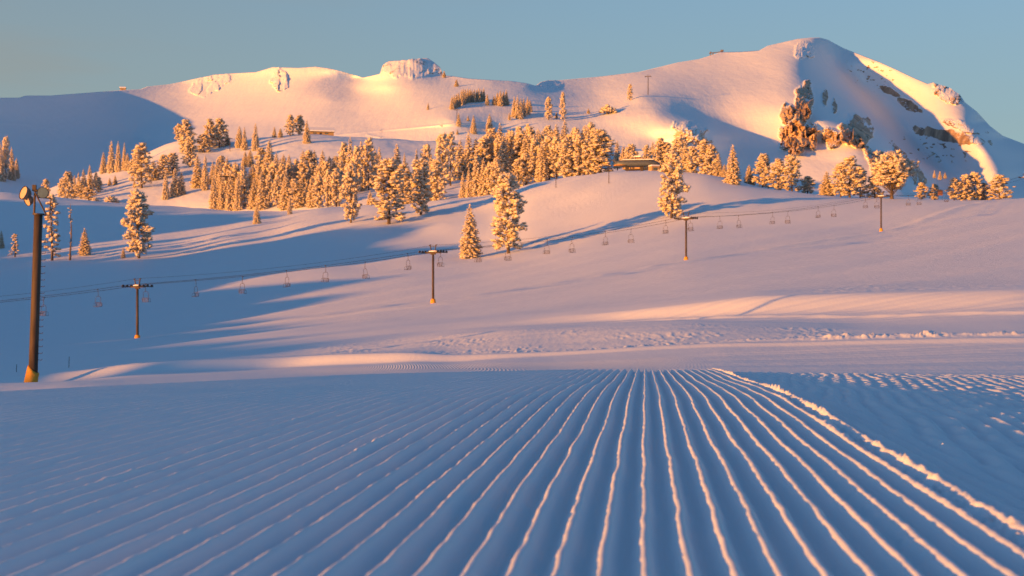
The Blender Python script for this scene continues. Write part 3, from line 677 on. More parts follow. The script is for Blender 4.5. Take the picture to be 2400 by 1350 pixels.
def make_chair():
    root = empty('lift_chair', (0, 0, 0)); r = .026
    m = MB(); m.box((0, 0, 0), (.10, .22, .12)); m.tube([(0, 0, 0), (0, .10, -.5), (0, .10, -1.0)], .032, 8); m.build('hanger', DARK, root)
    m = MB()
    for s in (-1, 1):
        m.tube([(0, .10, -1.0), (s * .28, .10, -1.02), (s * .42, .08, -1.18), (s * .48, .05, -1.9), (s * .52, .22, -2.42), (s * .52, -.30, -2.45)], r, 8)
        m.tube([(s * .50, .22, -2.38), (s * .52, .30, -1.95), (s * .52, -.22, -1.98), (s * .52, -.26, -2.42)], r * .8, 6)
    m.tube([(-.48, .05, -1.88), (.48, .05, -1.88)], r * .8, 6); m.build('frame', DARK, root, True)
    m = MB()
    for i in range(5): m.box((0, .20 - i * .12, -2.44), (1.05, .07, .04))
    m.build('seat', POLE, root)
    m = MB()
    for i in range(3): m.box((0, .27 + .015 * i, -2.28 + i * .17), (1.04, .025, .05))
    m.build('backrest', POLE, root)
    return root
CH = [(103, 1), (229, 0), (342, 1), (458, 0), (569, 1), (671, 0), (763, 0), (856, 1), (955, 0), (1034, 1), (1120, 0), (1191, 1), (1282, 0), (1341, 1), (1418, 0), (1479, 1), (1560, 0), (1618, 1), (1687, 0), (1731, 1), (1810, 0), (1847, 1), (1917, 0), (1955, 1), (2028, 0), (2055, 1), (2129, 0), (2155, 1), (2218, 0)]
ORD = 'zeroth first second third fourth fifth sixth seventh eighth ninth tenth eleventh twelfth thirteenth fourteenth fifteenth sixteenth seventeenth eighteenth nineteenth twentieth twenty-first twenty-second twenty-third twenty-fourth twenty-fifth twenty-sixth twenty-seventh twenty-eighth twenty-ninth thirtieth'.split()
spans = [(0, 322, 'left of the leftmost lift tower'), (322, 1015, 'between the first and second lift towers'), (1015, 1608, 'between the second and third lift towers'), (1608, 2065, 'between the third and fourth lift towers'), (2065, 2400, 'right of the fourth lift tower')]
rng = random.Random(5); first = True; pc = make_chair()
for k, (u, key) in enumerate(CH):
    p = on_rope(key, u); o = pc if first else copy_tree(pc); first = False
    o.location = p; o.rotation_euler = (rng.uniform(-.05, .05), rng.uniform(-.04, .04), ARMROT + (math.pi if key else 0) + rng.uniform(-.25, .25))
    for a, b, ph in spans:
        if a < u <= b:
            n = sum(1 for c, _ in CH if a < c <= u); tag(o, 'empty dark double chair, ' + ORD[n] + ' from the left ' + ph, 'lift chair', 'empty chairs hanging from the lift cable')

# ------------------------------------------------------------------ other lift poles among the trees
def make_small_tower():
    root = empty('lift_pole', (0, 0, 0))
    m = MB(); m.tube([(0, 0, -1.5), (0, 0, 10)], [.28, .22], 14); m.build('pole', DARK, root, True)
    m = MB(); m.box((0, 0, 9.9), (4.0, .25, .3)); m.tube([(-.3, 0, 10), (-.6, 0, 11)], .07, 6); m.tube([(.3, 0, 10), (.6, 0, 11)], .07, 6)
    m.box((-1.9, 0, 9.85), (.2, 2.2, .3)); m.box((1.9, 0, 9.85), (.2, 2.2, .3)); m.build('crossarm', DARK, root)
    return root
pt = make_small_tower(); first = True
for (u, rb, rt, w, lb) in [(532, 497, 408, 'h', 'dark lift pole standing against the front of the dense grove'), (539, 356, 322, 'h', 'thin pole on the open knoll above the groves'),
                           (1303, 440, 402, 's', 'brown lift pole at the foot of the central grove'), (1427, 430, 386, 's', 'lift pole with crossarm just left of the dark lift station'),
                           (1519, 222, 176, 'm', 'lone lift pole high on the open sunlit slope'), (1071, 292, 255, 'm', 'slim lift pole on the ridge by the small upper firs')]:
    Y = {'h': lambda: min(hill_Y(u, rb), 860), 's': lambda: mid_Y(u, rb, 300) , 'm': lambda: mtn_Y(u, rb)}[w]()
    o = pt if first else copy_tree(pt); first = False
    s = (rb - rt) / F * Y / 10.6
    o.location = W(u, rb, Y); o.scale = (s * .8, s * .8, s); o.rotation_euler = (0, 0, .5 if w != 'm' else -.4); tag(o, lb, 'lift pole', 'lift poles farther up the hill')

# ------------------------------------------------------------------ buildings
def snow_roof(m, x0, x1, y0, y1, z, th=.5):
    m.box(((x0+x1)/2, (y0+y1)/2, z + th/2), (x1-x0, y1-y0, th), taper=.93)
def hut(u, row, Y, wid, dep, hgt, rz, label, chim=False):
    root = empty('hut', W(u, row, Y), rz); tag(root, label, 'hut')
    root.location.z -= .3
    m = MB(); m.box((0, 0, hgt / 2), (wid, dep, hgt)); m.build('wall', WOOD, root)
    rise = dep * .28; m = MB(); e = .7
    P = [(-wid/2-e, -dep/2-e, hgt-.25), (wid/2+e, -dep/2-e, hgt-.25), (wid/2+e, 0, hgt+rise), (-wid/2-e, 0, hgt+rise), (-wid/2-e, dep/2+e, hgt-.25), (wid/2+e, dep/2+e, hgt-.25)]
    def slab(z0, z1): 
        a = [(p[0], p[1], p[2]+z0) for p in P]; b = [(p[0], p[1], p[2]+z1) for p in P]
        return a + b, [(0,1,2,3), (3,2,5,4), (6,9,8,7), (9,10,11,8), (0,6,7,1), (4,5,11,10), (0,3,9,6), (3,4,10,9), (1,7,8,2), (2,8,11,5)]
    m.add(*slab(0, .25)); ro = m.build('roof', WOODD, root)
    m = MB(); m.add(*slab(.26, 1.0)); m.build('roof_snow', CAPSNOW, ro, bevel=.15)
    m = MB(); m.add([(-wid/2, -dep/2, hgt), (-wid/2, dep/2, hgt), (-wid/2, 0, hgt+rise-.1), (wid/2, -dep/2, hgt), (wid/2, dep/2, hgt), (wid/2, 0, hgt+rise-.1)], [(0, 2, 1), (3, 4, 5)]); m.build('gable', WOOD, root)
    for x in (-wid * .28, wid * .2):
        m = MB(); m.box((x, -dep/2 - .03, hgt * .55), (wid * .14, .1, hgt * .34)); f = m.build('window', WOODD, root)
        m = MB(); m.box((x, -dep/2 - .085, hgt * .55), (wid * .11, .02, hgt * .27)); m.build('pane', GLASS, f)
    m = MB(); m.box((wid * -.04, -dep/2 - .04, hgt * .36), (wid * .09, .1, hgt * .7)); m.build('door', WOODD, root)
    return root
hut(1492, 396, 560, 9.5, 7, 4.4, -.35, 'log hut with thick snow roof, its sunlit wall between the pines')
hut(752, 318, 880, 15, 8, 2.3, .25, 'low snow-roofed hut at the top of the groves')
hut(288, 212, 1860, 7, 5, 3, .2, 'tiny hut on the left skyline where sunlight meets shadow')
def terminal():
    Y = 505; root = empty('lift_station', W(1487, 405, Y), -.12); tag(root, 'dark blue-grey lift station on two legs below the log hut', 'lift station'); k = Y / F
    m = MB(); n = 16; secs = []
    xs = [-7.2, -6.9, -5.6, -3.0, 1.5, 5.0, 7.6, 9.0]; rs = [.3, 1.0, 1.55, 1.7, 1.65, 1.5, 1.15, .35]
    vs = []
    for x, r in zip(xs, rs):
        for a in range(n):
            an = 2 * math.pi * a / n; cz = 3.1; vs.append((x, math.cos(an) * r * 1.5, cz + max(-.95, math.sin(an) * r * .85)))
    fs = [(i*n+a, (i+1)*n+a, (i+1)*n+(a+1) % n, i*n+(a+1) % n) for i in range(len(xs)-1) for a in range(n)] + [tuple(range(n)), tuple((len(xs)-1)*n+a for a in range(n))[::-1]]
    m.add(vs, fs); m.build('housing', HOUS, root, True)
    m = MB(); m.box((1.2, -.4, 4.55), (11.5, 2.6, .35), taper=.9); m.build('roof_snow', CAPSNOW, root, bevel=.12)
    for x in (-2.6, 2.6):
        m = MB(); m.box((x, 0, 1.0), (.9, 1.1, 2.6), taper=1.5); m.build('leg', DARK, root, bevel=.05)
    m = MB(); tor = [(-5.0 + 2.3 * math.cos(a), 2.3 * math.sin(a) - 1.2, 2.5) for a in np.linspace(0, 2 * math.pi, 25)]
    m.tube(tor, .14, 6, False)
    for a in np.linspace(0, math.pi, 7)[:-1]: m.tube([(-5.0 + 2.3 * math.cos(a), 2.3 * math.sin(a) - 1.2, 2.5), (-5.0 - 2.3 * math.cos(a), -2.3 * math.sin(a) - 1.2, 2.5)], .07, 5)
    m.build('bullwheel', YEL, root)
    root = empty('operator_cabin', W(1533, 408, Y - 5), .35); tag(root, 'small box cabin at the right end of the lift station', 'cabin')
    m = MB(); m.box((0, 0, 1.3), (3.2, 2.6, 2.8)); m.build('wall', WOOD, root, bevel=.05)
    m = MB(); m.box((0, 0, 2.95), (3.5, 2.9, .5), taper=.85); m.build('roof_snow', CAPSNOW, root, bevel=.12)
    m = MB(); m.box((-.2, -1.33, 1.7), (1.5, .08, .9)); m.build('window', GLASS, root)
terminal()
def summit_station():
    Y = 1740; k = Y / F; z = (HR - 134) * k
    root = empty('summit_station', ((1675 - 1200) * k, Y - 12, z - 3)); tag(root, 'rime-covered steel lift frame on the ridge left of the summit', 'lift station')
    m = MB()
    for x in (-7, -3.5, 3.5, 7): m.tube([(x, 0, -2), (x, 0, 6 + abs(x) * .25)], .45, 6)
    m.tube([(-8.5, 0, 5.4), (8.5, 0, 7.8)], .5, 6); m.tube([(-8, 0, 3), (8, 0, 5)], .35, 6); m.tube([(-7, 0, 0), (-3.5, 0, 6)], .3, 6); m.tube([(3.5, 0, 0), (7, 0, 6.5)], .3, 6)
    m.build('frame', STEEL, root)
    m = MB(); m.box((7.2, 0, 8.6), (3.6, 2.5, 2.2)); m.box((-6.4, 0, 6.2), (2.6, 2, 1.6)); m.build('housing', STEEL, root, bevel=.3)
summit_station()
# orange sign and thin marker stakes
Y = 452; root = empty('sign_board', W(2204, 462, Y) - Vector((0, 0, .4)), .3); tag(root, 'orange square sign board on posts by the right-hand pines', 'sign')
m = MB(); m.box((0, 0, 1.8), (1.75, .08, 1.7)); m.build('board', ORANGE, root, bevel=.02)
for x in (-.7, .7): m = MB(); m.tube([(x, .07, -1), (x, .07, 2.4)], .05, 6); m.build('post', WOODD, root)
for u, rb, h, lb in ((161, 862, 26, 'thin marker stake in the snow between floodlight pole and first tower'), (38, 872, 18, 'short marker stake in the snow left of the floodlight pole')):
    Y = mid_Y(u, rb, 75, 180); m = MB(); m.tube([(0, 0, -.3), (.03, 0, h / F * Y)], .018, 6); o = m.build('marker_stake', DARK); o.location = W(u, rb, Y); tag(o, lb, 'marker stake', 'marker stakes in the snow')

# ------------------------------------------------------------------ frosted trees
def crown_mat():
    m, n, l, p = new_mat('frosted_needles'); g = n.new('ShaderNodeNewGeometry'); tcn = n.new('ShaderNodeTexCoord')
    no = n.new('ShaderNodeTexNoise'); no.inputs['Scale'].default_value = 2.8; no.inputs['Detail'].default_value = 5; no.inputs['Roughness'].default_value = .7
    l.new(tcn.outputs['Object'], no.inputs['Vector'])
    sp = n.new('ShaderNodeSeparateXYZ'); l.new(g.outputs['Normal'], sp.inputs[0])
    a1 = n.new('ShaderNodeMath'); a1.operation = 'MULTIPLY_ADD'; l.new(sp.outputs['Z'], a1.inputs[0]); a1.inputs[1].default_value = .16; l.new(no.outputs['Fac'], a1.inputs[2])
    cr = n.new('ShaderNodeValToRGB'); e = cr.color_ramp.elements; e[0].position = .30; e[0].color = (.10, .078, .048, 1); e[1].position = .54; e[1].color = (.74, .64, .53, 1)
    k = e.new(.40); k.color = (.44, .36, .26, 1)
    l.new(a1.outputs[0], cr.inputs['Fac']); l.new(cr.outputs[0], p.inputs['Base Color']); p.inputs['Roughness'].default_value = .8; p.inputs['Specular IOR Level'].default_value = .15
    return m
CROWN = crown_mat()
import bmesh
_bm = bmesh.new(); bmesh.ops.create_icosphere(_bm, subdivisions=2, radius=1.0); _bm.verts.ensure_lookup_table()
ICO_V = np.array([v.co[:] for v in _bm.verts]); ICO_F = np.array([[v.index for v in f.verts] for f in _bm.faces]); _bm.free()
_bm = bmesh.new(); bmesh.ops.create_icosphere(_bm, subdivisions=1, radius=1.0)
ICO1_V = np.array([v.co[:] for v in _bm.verts]); ICO1_F = np.array([[v.index for v in f.verts] for f in _bm.faces]); _bm.free()
def tri_mesh(name, V, Fc, mat, smooth=True):
    me = bpy.data.meshes.new(name); me.vertices.add(len(V)); me.vertices.foreach_set('co', V.astype(np.float32).ravel())
    me.loops.add(len(Fc) * 3); me.loops.foreach_set('vertex_index', Fc.astype(np.int32).ravel()); me.polygons.add(len(Fc))
    me.polygons.foreach_set('loop_start', np.arange(0, len(Fc) * 3, 3, dtype=np.int32)); me.polygons.foreach_set('loop_total', np.full(len(Fc), 3, np.int32))
    me.polygons.foreach_set('use_smooth', np.full(len(Fc), smooth)); me.update(calc_edges=True); me.materials.append(mat); return me
def clumps_to_mesh(name, C, S, D, rs, fine):
    """C centres, S (along, across, thick), D outward dirs"""
    bv, bf = (ICO_V, ICO_F) if fine else (ICO1_V, ICO1_F)
    N = len(C); nv = len(bv); jit = 1 + rs.normal(0, .22, (N, nv, 1)); v = bv[None] * jit
    d = D / np.linalg.norm(D, axis=1, keepdims=True); side = np.stack([-d[:, 1], d[:, 0], 0 * d[:, 0]], 1); side /= np.linalg.norm(side, axis=1, keepdims=True) + 1e-9
    up = np.cross(d, side)
    P = C[:, None] + v[..., :1] * S[:, None, :1] * d[:, None] + v[..., 1:2] * S[:, None, 1:2] * side[:, None] + v[..., 2:3] * S[:, None, 2:3] * up[:, None]
    Fc = bf[None] + (np.arange(N) * nv)[:, None, None]
    V = P.reshape(-1, 3); Fc = Fc.reshape(-1, 3)
    # frosted twig spikes sticking out of each clump
    K = 11; ci = np.repeat(np.arange(N), K); a = rs.normal(0, 1, (N * K, 3)); a[:, 2] = a[:, 2] * .6 + .15; a /= np.linalg.norm(a, axis=1, keepdims=True)
    dd = d[ci] * .5 + a; dd /= np.linalg.norm(dd, axis=1, keepdims=True); L = S[ci, :1] * rs.uniform(1.0, 1.75, (N * K, 1)); w_ = S[ci, 1:2] * .17
    sd_ = np.cross(dd, [0, 0, 1]); sd_ /= np.linalg.norm(sd_, axis=1, keepdims=True) + 1e-9; c0 = C[ci] + dd * L * .35; tip = C[ci] + dd * L
    up2 = np.cross(dd, sd_)
    T = np.stack([c0 + sd_ * w_, c0 - sd_ * w_ * .5 + up2 * w_, c0 - sd_ * w_ * .5 - up2 * w_, tip], 1).reshape(-1, 3)
    tf = (np.array([[0, 1, 3], [1, 2, 3], [2, 0, 3]])[None] + (np.arange(N * K) * 4)[:, None, None]).reshape(-1, 3) + len(V)
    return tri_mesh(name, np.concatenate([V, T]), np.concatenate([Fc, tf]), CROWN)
def tree_meshes(kind, seed, fine=False):
    """unit: 15 m tall, returns crown mesh, trunk mesh and crown half-width"""
    rs = np.random.RandomState(seed); H = 15.0; C = []; S = []; D = []
    limbs = []
    if kind == 'fir':
        Rm = 2.45; nw = 36 if fine else 27
        for i in range(nw):
            t = (i + rs.uniform(-.3, .3)) / nw; z = H * (.03 + .95 * t); r = Rm * (1 - t)**.72 * (1 - .35 * math.exp(-t * 14)) * rs.uniform(.8, 1.15) + .18
            nb = max(3, int(7.5 * (1 - t) + 3)); off = rs.uniform(0, 6.28)
            for b in range(nb):
                az = off + 6.283 * b / nb + rs.uniform(-.25, .25); rr = r * rs.uniform(.72, 1.12); out = np.array([math.cos(az), math.sin(az), 0])
                ns = 1 if rr < .6 else (2 if rr < 1.5 else 3)
                for s in range(ns):
                    f = (s + .75) / ns; c = out * rr * f; c[2] = z - .32 * rr * f**1.5 + rs.uniform(-.1, .1)
                    k = (.25 + .23 * (1 - t)) * rs.uniform(.7, 1.25) * (.85 if fine else 1.05)
                    C.append(c); S.append((k * 1.25, k * .8, k * .52)); D.append(out + np.array([0, 0, -.30]))
        C.append(np.array([0, 0, H - .25])); S.append((.5, .16, .16)); D.append(np.array([.05, 0, 1.]))
        top = H - .4
    elif kind == 'pine':
        Rm = 3.3; nl = 64 if fine else 44
        for i in range(nl):
            t = ((i + rs.uniform(0, 1)) / nl)**.92; z = H * (.07 + .91 * t)
            r = Rm * (math.sin(math.pi * min(1, (t * .80 + .20)))**.65) * rs.uniform(.55, 1.15) + .3
            az = i * 2.4 + rs.uniform(-.5, .5); rise = rs.uniform(-.15, .35); out = np.array([math.cos(az), math.sin(az), rise])
            limbs.append(((0, 0, z - .5), tuple(out * r * .8 + np.array([0, 0, z]))))
            for s in range(rs.randint(6, 10)):
                f = rs.uniform(.35, 1.05); c = out * r * f + rs.normal(0, .32, 3); c[2] += z; k = rs.uniform(.30, .64) * (.85 if fine else 1.0)
                C.append(c); S.append((k * 1.3, k * .85, k * .58)); D.append(np.array([out[0], out[1], rs.uniform(-.2, .5)]) + 1e-3)
        top = H * .97
    elif kind == 'round':
        Rm = 5.6; 
        for i in range(150):
            a = rs.uniform(0, 6.283); ph = math.acos(rs.uniform(-.75, 1)); rr = rs.uniform(.55, 1.05); lump = 1 + .20 * math.sin(a * 3 + 1) * math.sin(ph * 3)
            c = np.array([math.sin(ph) * math.cos(a) * Rm, math.sin(ph) * math.sin(a) * Rm * .8, 8.7 + math.cos(ph) * 6.4]) * 1.0; c = np.array([0, 0, 8.2]) + (c - np.array([0, 0, 8.2])) * rr * lump
            if c[2] < 1.4: continue
            out = c - np.array([0, 0, 6.0]); out /= np.linalg.norm(out); limbs.append(((0, 0, max(1, c[2] - 4)), tuple(c)))
            for s in range(3): k = rs.uniform(.5, .9) * .8; C.append(c + rs.normal(0, .4, 3)); S.append((k * 1.35, k * .75, k * .55)); D.append(out + rs.normal(0, .25, 3))
        top = 12
    elif kind == 'sparse':
        for i in range(46):
            t = (i + rs.uniform(0, 1)) / 46; z = H * (.10 + .88 * t); r = 1.9 * (1 - t)**.5 * rs.uniform(.5, 1.1) + .2; az = i * 2.4 + rs.uniform(-.4, .4)
            out = np.array([math.cos(az), math.sin(az), rs.uniform(-.25, .1)]); limbs.append(((0, 0, z), tuple(out * r + np.array([0, 0, z]))))
            if rs.uniform() < .18: continue
            for s in range(3): f = rs.uniform(.5, 1.05); c = out * r * f + rs.normal(0, .12, 3); c[2] += z; k = rs.uniform(.28, .5); C.append(c); S.append((k, k * .8, k * .6)); D.append(out)
        top = H * .98
    elif kind == 'snag':
        for i in range(26):
            z = rs.uniform(1, 14); az = rs.uniform(0, 6.28); L = rs.uniform(.25, .7); limbs.append(((0, 0, z), (math.cos(az) * L, math.sin(az) * L, z - .1)))
            if z > 9 or rs.uniform() < .25: C.append(np.array([math.cos(az) * L * .7, math.sin(az) * L * .7, z])); S.append((.26, .18, .14)); D.append(np.array([math.cos(az), math.sin(az), .1]))
        top = H
    elif kind == 'bush':
        for i in range(70):
            a = rs.uniform(0, 6.283); rr = rs.uniform(0, 1)**.5 * 9; c = np.array([math.cos(a) * rr, math.sin(a) * rr * .6, rs.uniform(.5, 1) * 12 * (1 - (rr / 10)**2) + 1]); k = rs.uniform(1.2, 2.2)
            C.append(c); S.append((k * 1.2, k * .8, k * .8)); D.append(np.array([math.cos(a), math.sin(a), .8]))
            if i % 4 == 0: limbs.append(((0, 0, 0), tuple(c * 1.1)))
        top = 6
    me = clumps_to_mesh('crown', np.array(C), np.array(S), np.array(D), rs, fine)
    m = MB(); tr = {'fir': .24, 'pine': .34, 'round': .5, 'sparse': .26, 'snag': .26, 'bush': .4}[kind]
    wob = rs.normal(0, .10, (6, 2)) * (1 if kind != 'fir' else .3); wob[0] = 0
    m.tube([(wob[i][0], wob[i][1], -1.2 + (top + 1.2) * i / 5) for i in range(6)], [tr * (1.25 if i == 0 else 1) * (1 - .84 * i / 5) for i in range(6)], 8)
    if kind == 'pine' and fine and seed % 2: m.tube([(.15, .1, -1), (.9, .3, 3), (1.2, .5, 8)], [.3, .22, .08], 8)
    for a, b in limbs: m.tube([a, b], [.07, .03], 4, False)
    mt = bpy.data.meshes.new('trunk'); mt.from_pydata([tuple(p) for p in m.v], [], m.f); mt.materials.append(GREYBARK if kind == 'snag' else BARK); mt.update()
    cw = {'fir': 2.5, 'pine': 3.5, 'round': 5.9, 'sparse': 2.0, 'snag': .7, 'bush': 10}[kind]
    return me, mt, cw
LIB = {}
for kind, n, fine in (('fir', 5, False), ('pine', 5, False), ('firH', 2, True), ('pineH', 5, True), ('round', 1, False), ('sparse', 1, True), ('snag', 1, False), ('bush', 2, False)):
    LIB[kind] = [tree_meshes(kind.rstrip('H'), 900 + 31 * i + hash(len(kind)) % 7 + ord(kind[0]), fine) for i in range(n)]
NAMES = {'fir': 'fir_tree', 'firH': 'fir_tree', 'pine': 'pine_tree', 'pineH': 'pine_tree', 'round': 'pine_tree', 'sparse': 'pine_tree', 'snag': 'dead_tree', 'bush': 'snowy_shrub'}
CATS = {'snag': 'dead tree', 'bush': 'shrub'}
trng = random.Random(77)
def tree(u, top, base, wpx, kind, surf, label, group=None, var=None, lean=0.0):
    ymin = 300
    Y = {'s': lambda: mid_Y(u, base, 250), 'h': lambda: hill_Y(u, base), 'm': lambda: mtn_Y(u, base)}[surf]() if isinstance(surf, str) else surf
    lib = LIB[kind]; me, mt, cw = lib[var % len(lib) if var is not None else trng.randrange(len(lib))]
    hm = (base - top) / F * Y; sz = hm / 15.0; sx = (wpx / 2) / F * Y / cw
    o = empty(NAMES[kind], W(u, base, Y), trng.uniform(0, 6.28)); o.scale = (sx, sx, sz)
    o.rotation_euler = (trng.uniform(-.02, .02), lean + trng.uniform(-.02, .02), trng.uniform(0, 6.28) if not lean else 0)
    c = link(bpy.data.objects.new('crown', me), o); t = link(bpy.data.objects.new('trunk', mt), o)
    return tag(o, label, CATS.get(kind, 'tree'), group)
# --- trees that stand on their own
S_ = [
 (3, 540, 582, 16, 'fir', 's', 'dark little fir cut by the left edge of the photo'),
 (35, 548, 603, 26, 'sparse', 's', 'small snow-plastered leaning tree left of the floodlight pole'),
 (122, 455, 611, 46, 'sparse', 's', 'tall thin-crowned frosted pine directly right of the floodlight pole'),
 (164, 478, 610, 14, 'snag', 's', 'tall bare dead trunk between the thin-crowned pine and small fir'),
 (199, 535, 598, 32, 'firH', 's', 'round-bottomed small fir right of the bare dead trunk'),
 (289, 580, 606, 12, 'fir', 's', 'tiny dark fir at the left foot of the broad pine'),
 (325, 446, 606, 66, 'pineH', 's', 'broad frosted pine on the blue slope above the first tower'),
 (602, 478, 525, 20, 'firH', 's', 'small lone fir on the blue slope before the dense grove'),
 (679, 458, 503, 14, 'fir', 's', 'slim little fir just right of the lone fir on the slope'),
 (822, 385, 522, 44, 'pineH', 's', 'tall narrow frosted pine at the right end of the dense grove'),
 (911, 372, 526, 84, 'pineH', 's', 'very broad frosted pine in front between the groves'),
 (986, 372, 506, 56, 'pineH', 's', 'dense frosted pine immediately right of the very broad pine'),
 (1102, 480, 605, 56, 'firH', 's', 'thick frosted fir, left one of the pair behind the cable'),
 (1192, 408, 594, 84, 'pineH', 's', 'tallest frosted pine, right one of the pair behind the cable'),
 (1574, 356, 513, 64, 'pineH', 's', 'lone tall frosted pine above the third lift tower'),
 (2091, 356, 468, 108, 'round', 440, 'big round-crowned frosted pine behind the fourth lift tower'),
 (1003, 240, 257, 7, 'fir', 'm', 'tiny fir alone on the wide sunlit snow below the mesa'),
 (1477, 197, 236, 14, 'pine', 'm', 'single frosted pine high on the slope beside the lone pole'),
 (1286, 227, 281, 20, 'pine', 'm', 'left of two slender pines on the upper slope'),
 (1320, 217, 283, 16, 'pine', 'm', 'right of two slender pines on the upper slope, thin legged'),
 (1070, 186, 203, 12, 'fir', 'm', 'small snow-caked fir on the skyline right of the mesa'),
 (1041, 166, 182, 10, 'fir', 'm', 'tiny rime-covered fir at the right foot of the mesa'),
 (1717, 340, 431, 40, 'firH', 's', 'snowy cone-shaped fir standing alone right of the hut trees'),
 (262, 456, 478, 46, 'bush', 'h', 'wide low snowy shrub at the foot of the left knoll'),
 (224, 460, 475, 20, 'bush', 'h', 'small snowy shrub left of the wide low shrub'),
 (1425, 242, 268, 44, 'bush', 'm', 'snow-bound shrubs topping the small mound below the lone pole'),
 (868, 447, 482, 20, 'fir', 'h', 'stubby little fir between the narrow pine and the broad pine'),
 (1478, 200 + 138, 392, 34, 'pine', 540, 'young frosted pine standing before the log hut'),
]
for r_ in S_: tree(*r_)
# --- named groups: labels count from the left
def cluster(items, surf, phrase, group):
    items = sorted((it[0], it[1], it[2], it[3] * 1.15, *it[4:]) for it in items)
    for k, it in enumerate(items):
        u, top, base, wpx = it[:4]; kind = it[4] if len(it) > 4 else ('fir' if trng.random() < .6 else 'pine')
        h = base - top; size = 'tall' if h > 70 else ('small' if h < 34 else 'medium')
        nm = 'pine' if kind.startswith('pine') else 'fir'
        n = ORD[k + 1] if k < 30 else str(k + 1)
        tree(u, top, base, wpx, kind, it[5] if len(it) > 5 else surf, f'{size} frosted {nm}, {n} from the left {phrase}', group)
cluster([(2, 335, 424, 20), (13, 320, 424, 20), (28, 345, 422, 18), (39, 370, 418, 14)], 'm', 'in the far-left clump', 'trees at the far left edge')
cluster([(108, 420, 466, 20, 'pine'), (145, 420, 464, 20, 'pine'), (158, 403, 468, 30, 'pine'), (175, 412, 462, 15, 'fir'), (184, 404, 455, 14, 'fir'), (190, 425, 466, 26, 'pine'), (197, 397, 452, 18, 'fir'), (211, 387, 442, 16, 'fir'), (208, 438, 470, 28, 'pine'), (225, 400, 440, 16, 'fir'), (231, 415, 452, 18, 'pine')], 'h', 'of the lower left knoll', 'trees on the lower left knoll')
cluster([(243, 357, 407, 18, 'fir'), (261, 331, 406, 20, 'fir'), (277, 332, 403, 16, 'fir'), (291, 334, 398, 12, 'fir'), (299, 359, 400, 18, 'fir'), (311, 375, 412, 20, 'pine'), (322, 345, 415, 26, 'pine'), (332, 338, 442, 46, 'pine'), (360, 376, 423, 26, 'fir'), (384, 363, 420, 30, 'pine'), (405, 358, 412, 30, 'pine')], 'h', 'of the left hilltop row', 'trees of the left hilltop row')
cluster([(257, 416, 435, 9, 'fir'), (270, 411, 434, 11, 'fir'), (315, 421, 440, 8, 'fir'), (389, 400, 468, 17, 'fir'), (411, 395, 462, 24, 'fir'), (424, 402, 458, 22, 'fir')], 'h', 'on the open sunlit left flank', 'trees on the open left flank')
cluster([(420, 290, 330, 24, 'pine'), (436, 282, 362, 36, 'pine'), (446, 320, 392, 32, 'pine'), (478, 315, 358, 32, 'pine'), (492, 280, 345, 28, 'pine'), (514, 279, 346, 36, 'pine'), (532, 310, 342, 16, 'fir'), (561, 296, 347, 20, 'fir'), (573, 298, 352, 15, 'fir'), (598, 289, 354, 18, 'fir'), (643, 296, 323, 10, 'fir'), (657, 300, 322, 12, 'fir'), (681, 269, 319, 20, 'pine'), (701, 270, 316, 26, 'pine'), (719, 281, 336, 18, 'fir')], 'h', 'along the top of the hill', 'trees along the top of the hill')
cluster([(463, 362, 440, 28, 'fir'), (480, 364, 446, 19, 'fir'), (499, 378, 432, 18, 'fir'), (518, 365, 404, 22, 'pine'), (531, 385, 412, 15, 'fir'), (552, 379, 396, 9, 'fir'), (574, 355, 391, 17, 'fir'), (586, 350, 391, 20, 'fir'), (612, 346, 402, 30, 'pine'), (632, 328, 405, 28, 'fir')], 'h', 'scattered above the dense grove', 'trees scattered above the dense grove')
def row(us, b0, b1, h0, h1, w0, w1, pk=.45):
    n = len(us); out = []
    for i, u in enumerate(us):
        b = b0 + (b1 - b0) * i / max(1, n - 1) + trng.uniform(-3, 3); h = trng.uniform(h0, h1); out.append((u + trng.uniform(-3, 3), b - h, b, trng.uniform(w0, w1), 'pine' if trng.random() < pk else 'fir'))
    return out
ar = lambda a, b, s: list(np.arange(a, b, s, dtype=float))
cluster(row(ar(500, 790, 19), 492, 486, 66, 96, 22, 34), 'h', 'in the dense grove\'s front row', 'front row of the dense grove')
cluster(row(ar(516, 800, 18), 466, 456, 64, 86, 22, 32), 'h', 'in the dense grove\'s middle row', 'middle row of the dense grove')
cluster(row(ar(508, 780, 21), 444, 440, 56, 78, 22, 30), 'h', 'in the dense grove\'s second row from the top', 'upper middle row of the dense grove')
cluster(row(ar(650, 800, 15), 428, 418, 52, 72, 20, 30), 'h', 'in the dense grove\'s back row', 'back row of the dense grove')
cluster([(806, 336, 440, 28, 'pine'), (821, 321, 450, 30, 'fir'), (836, 345, 455, 28, 'pine'), (847, 332, 448, 28, 'fir'), (864, 326, 446, 34, 'pine'), (879, 350, 440, 26, 'fir'), (890, 345, 432, 24, 'fir'), (931, 337, 425, 28, 'fir'), (948, 358, 412, 12, 'fir'), (945, 384, 480, 44, 'pine'), (958, 395, 478, 30, 'fir'), (975, 350, 432, 18, 'fir'), (1000, 340, 436, 32, 'pine'), (1012, 365, 470, 34, 'fir'), (1024, 372, 474, 36, 'pine'), (1036, 313, 446, 38, 'pine'), (1056, 312, 436, 34, 'pine')], 'h', 'in the grove behind the broad pine', 'grove behind the very broad pine')
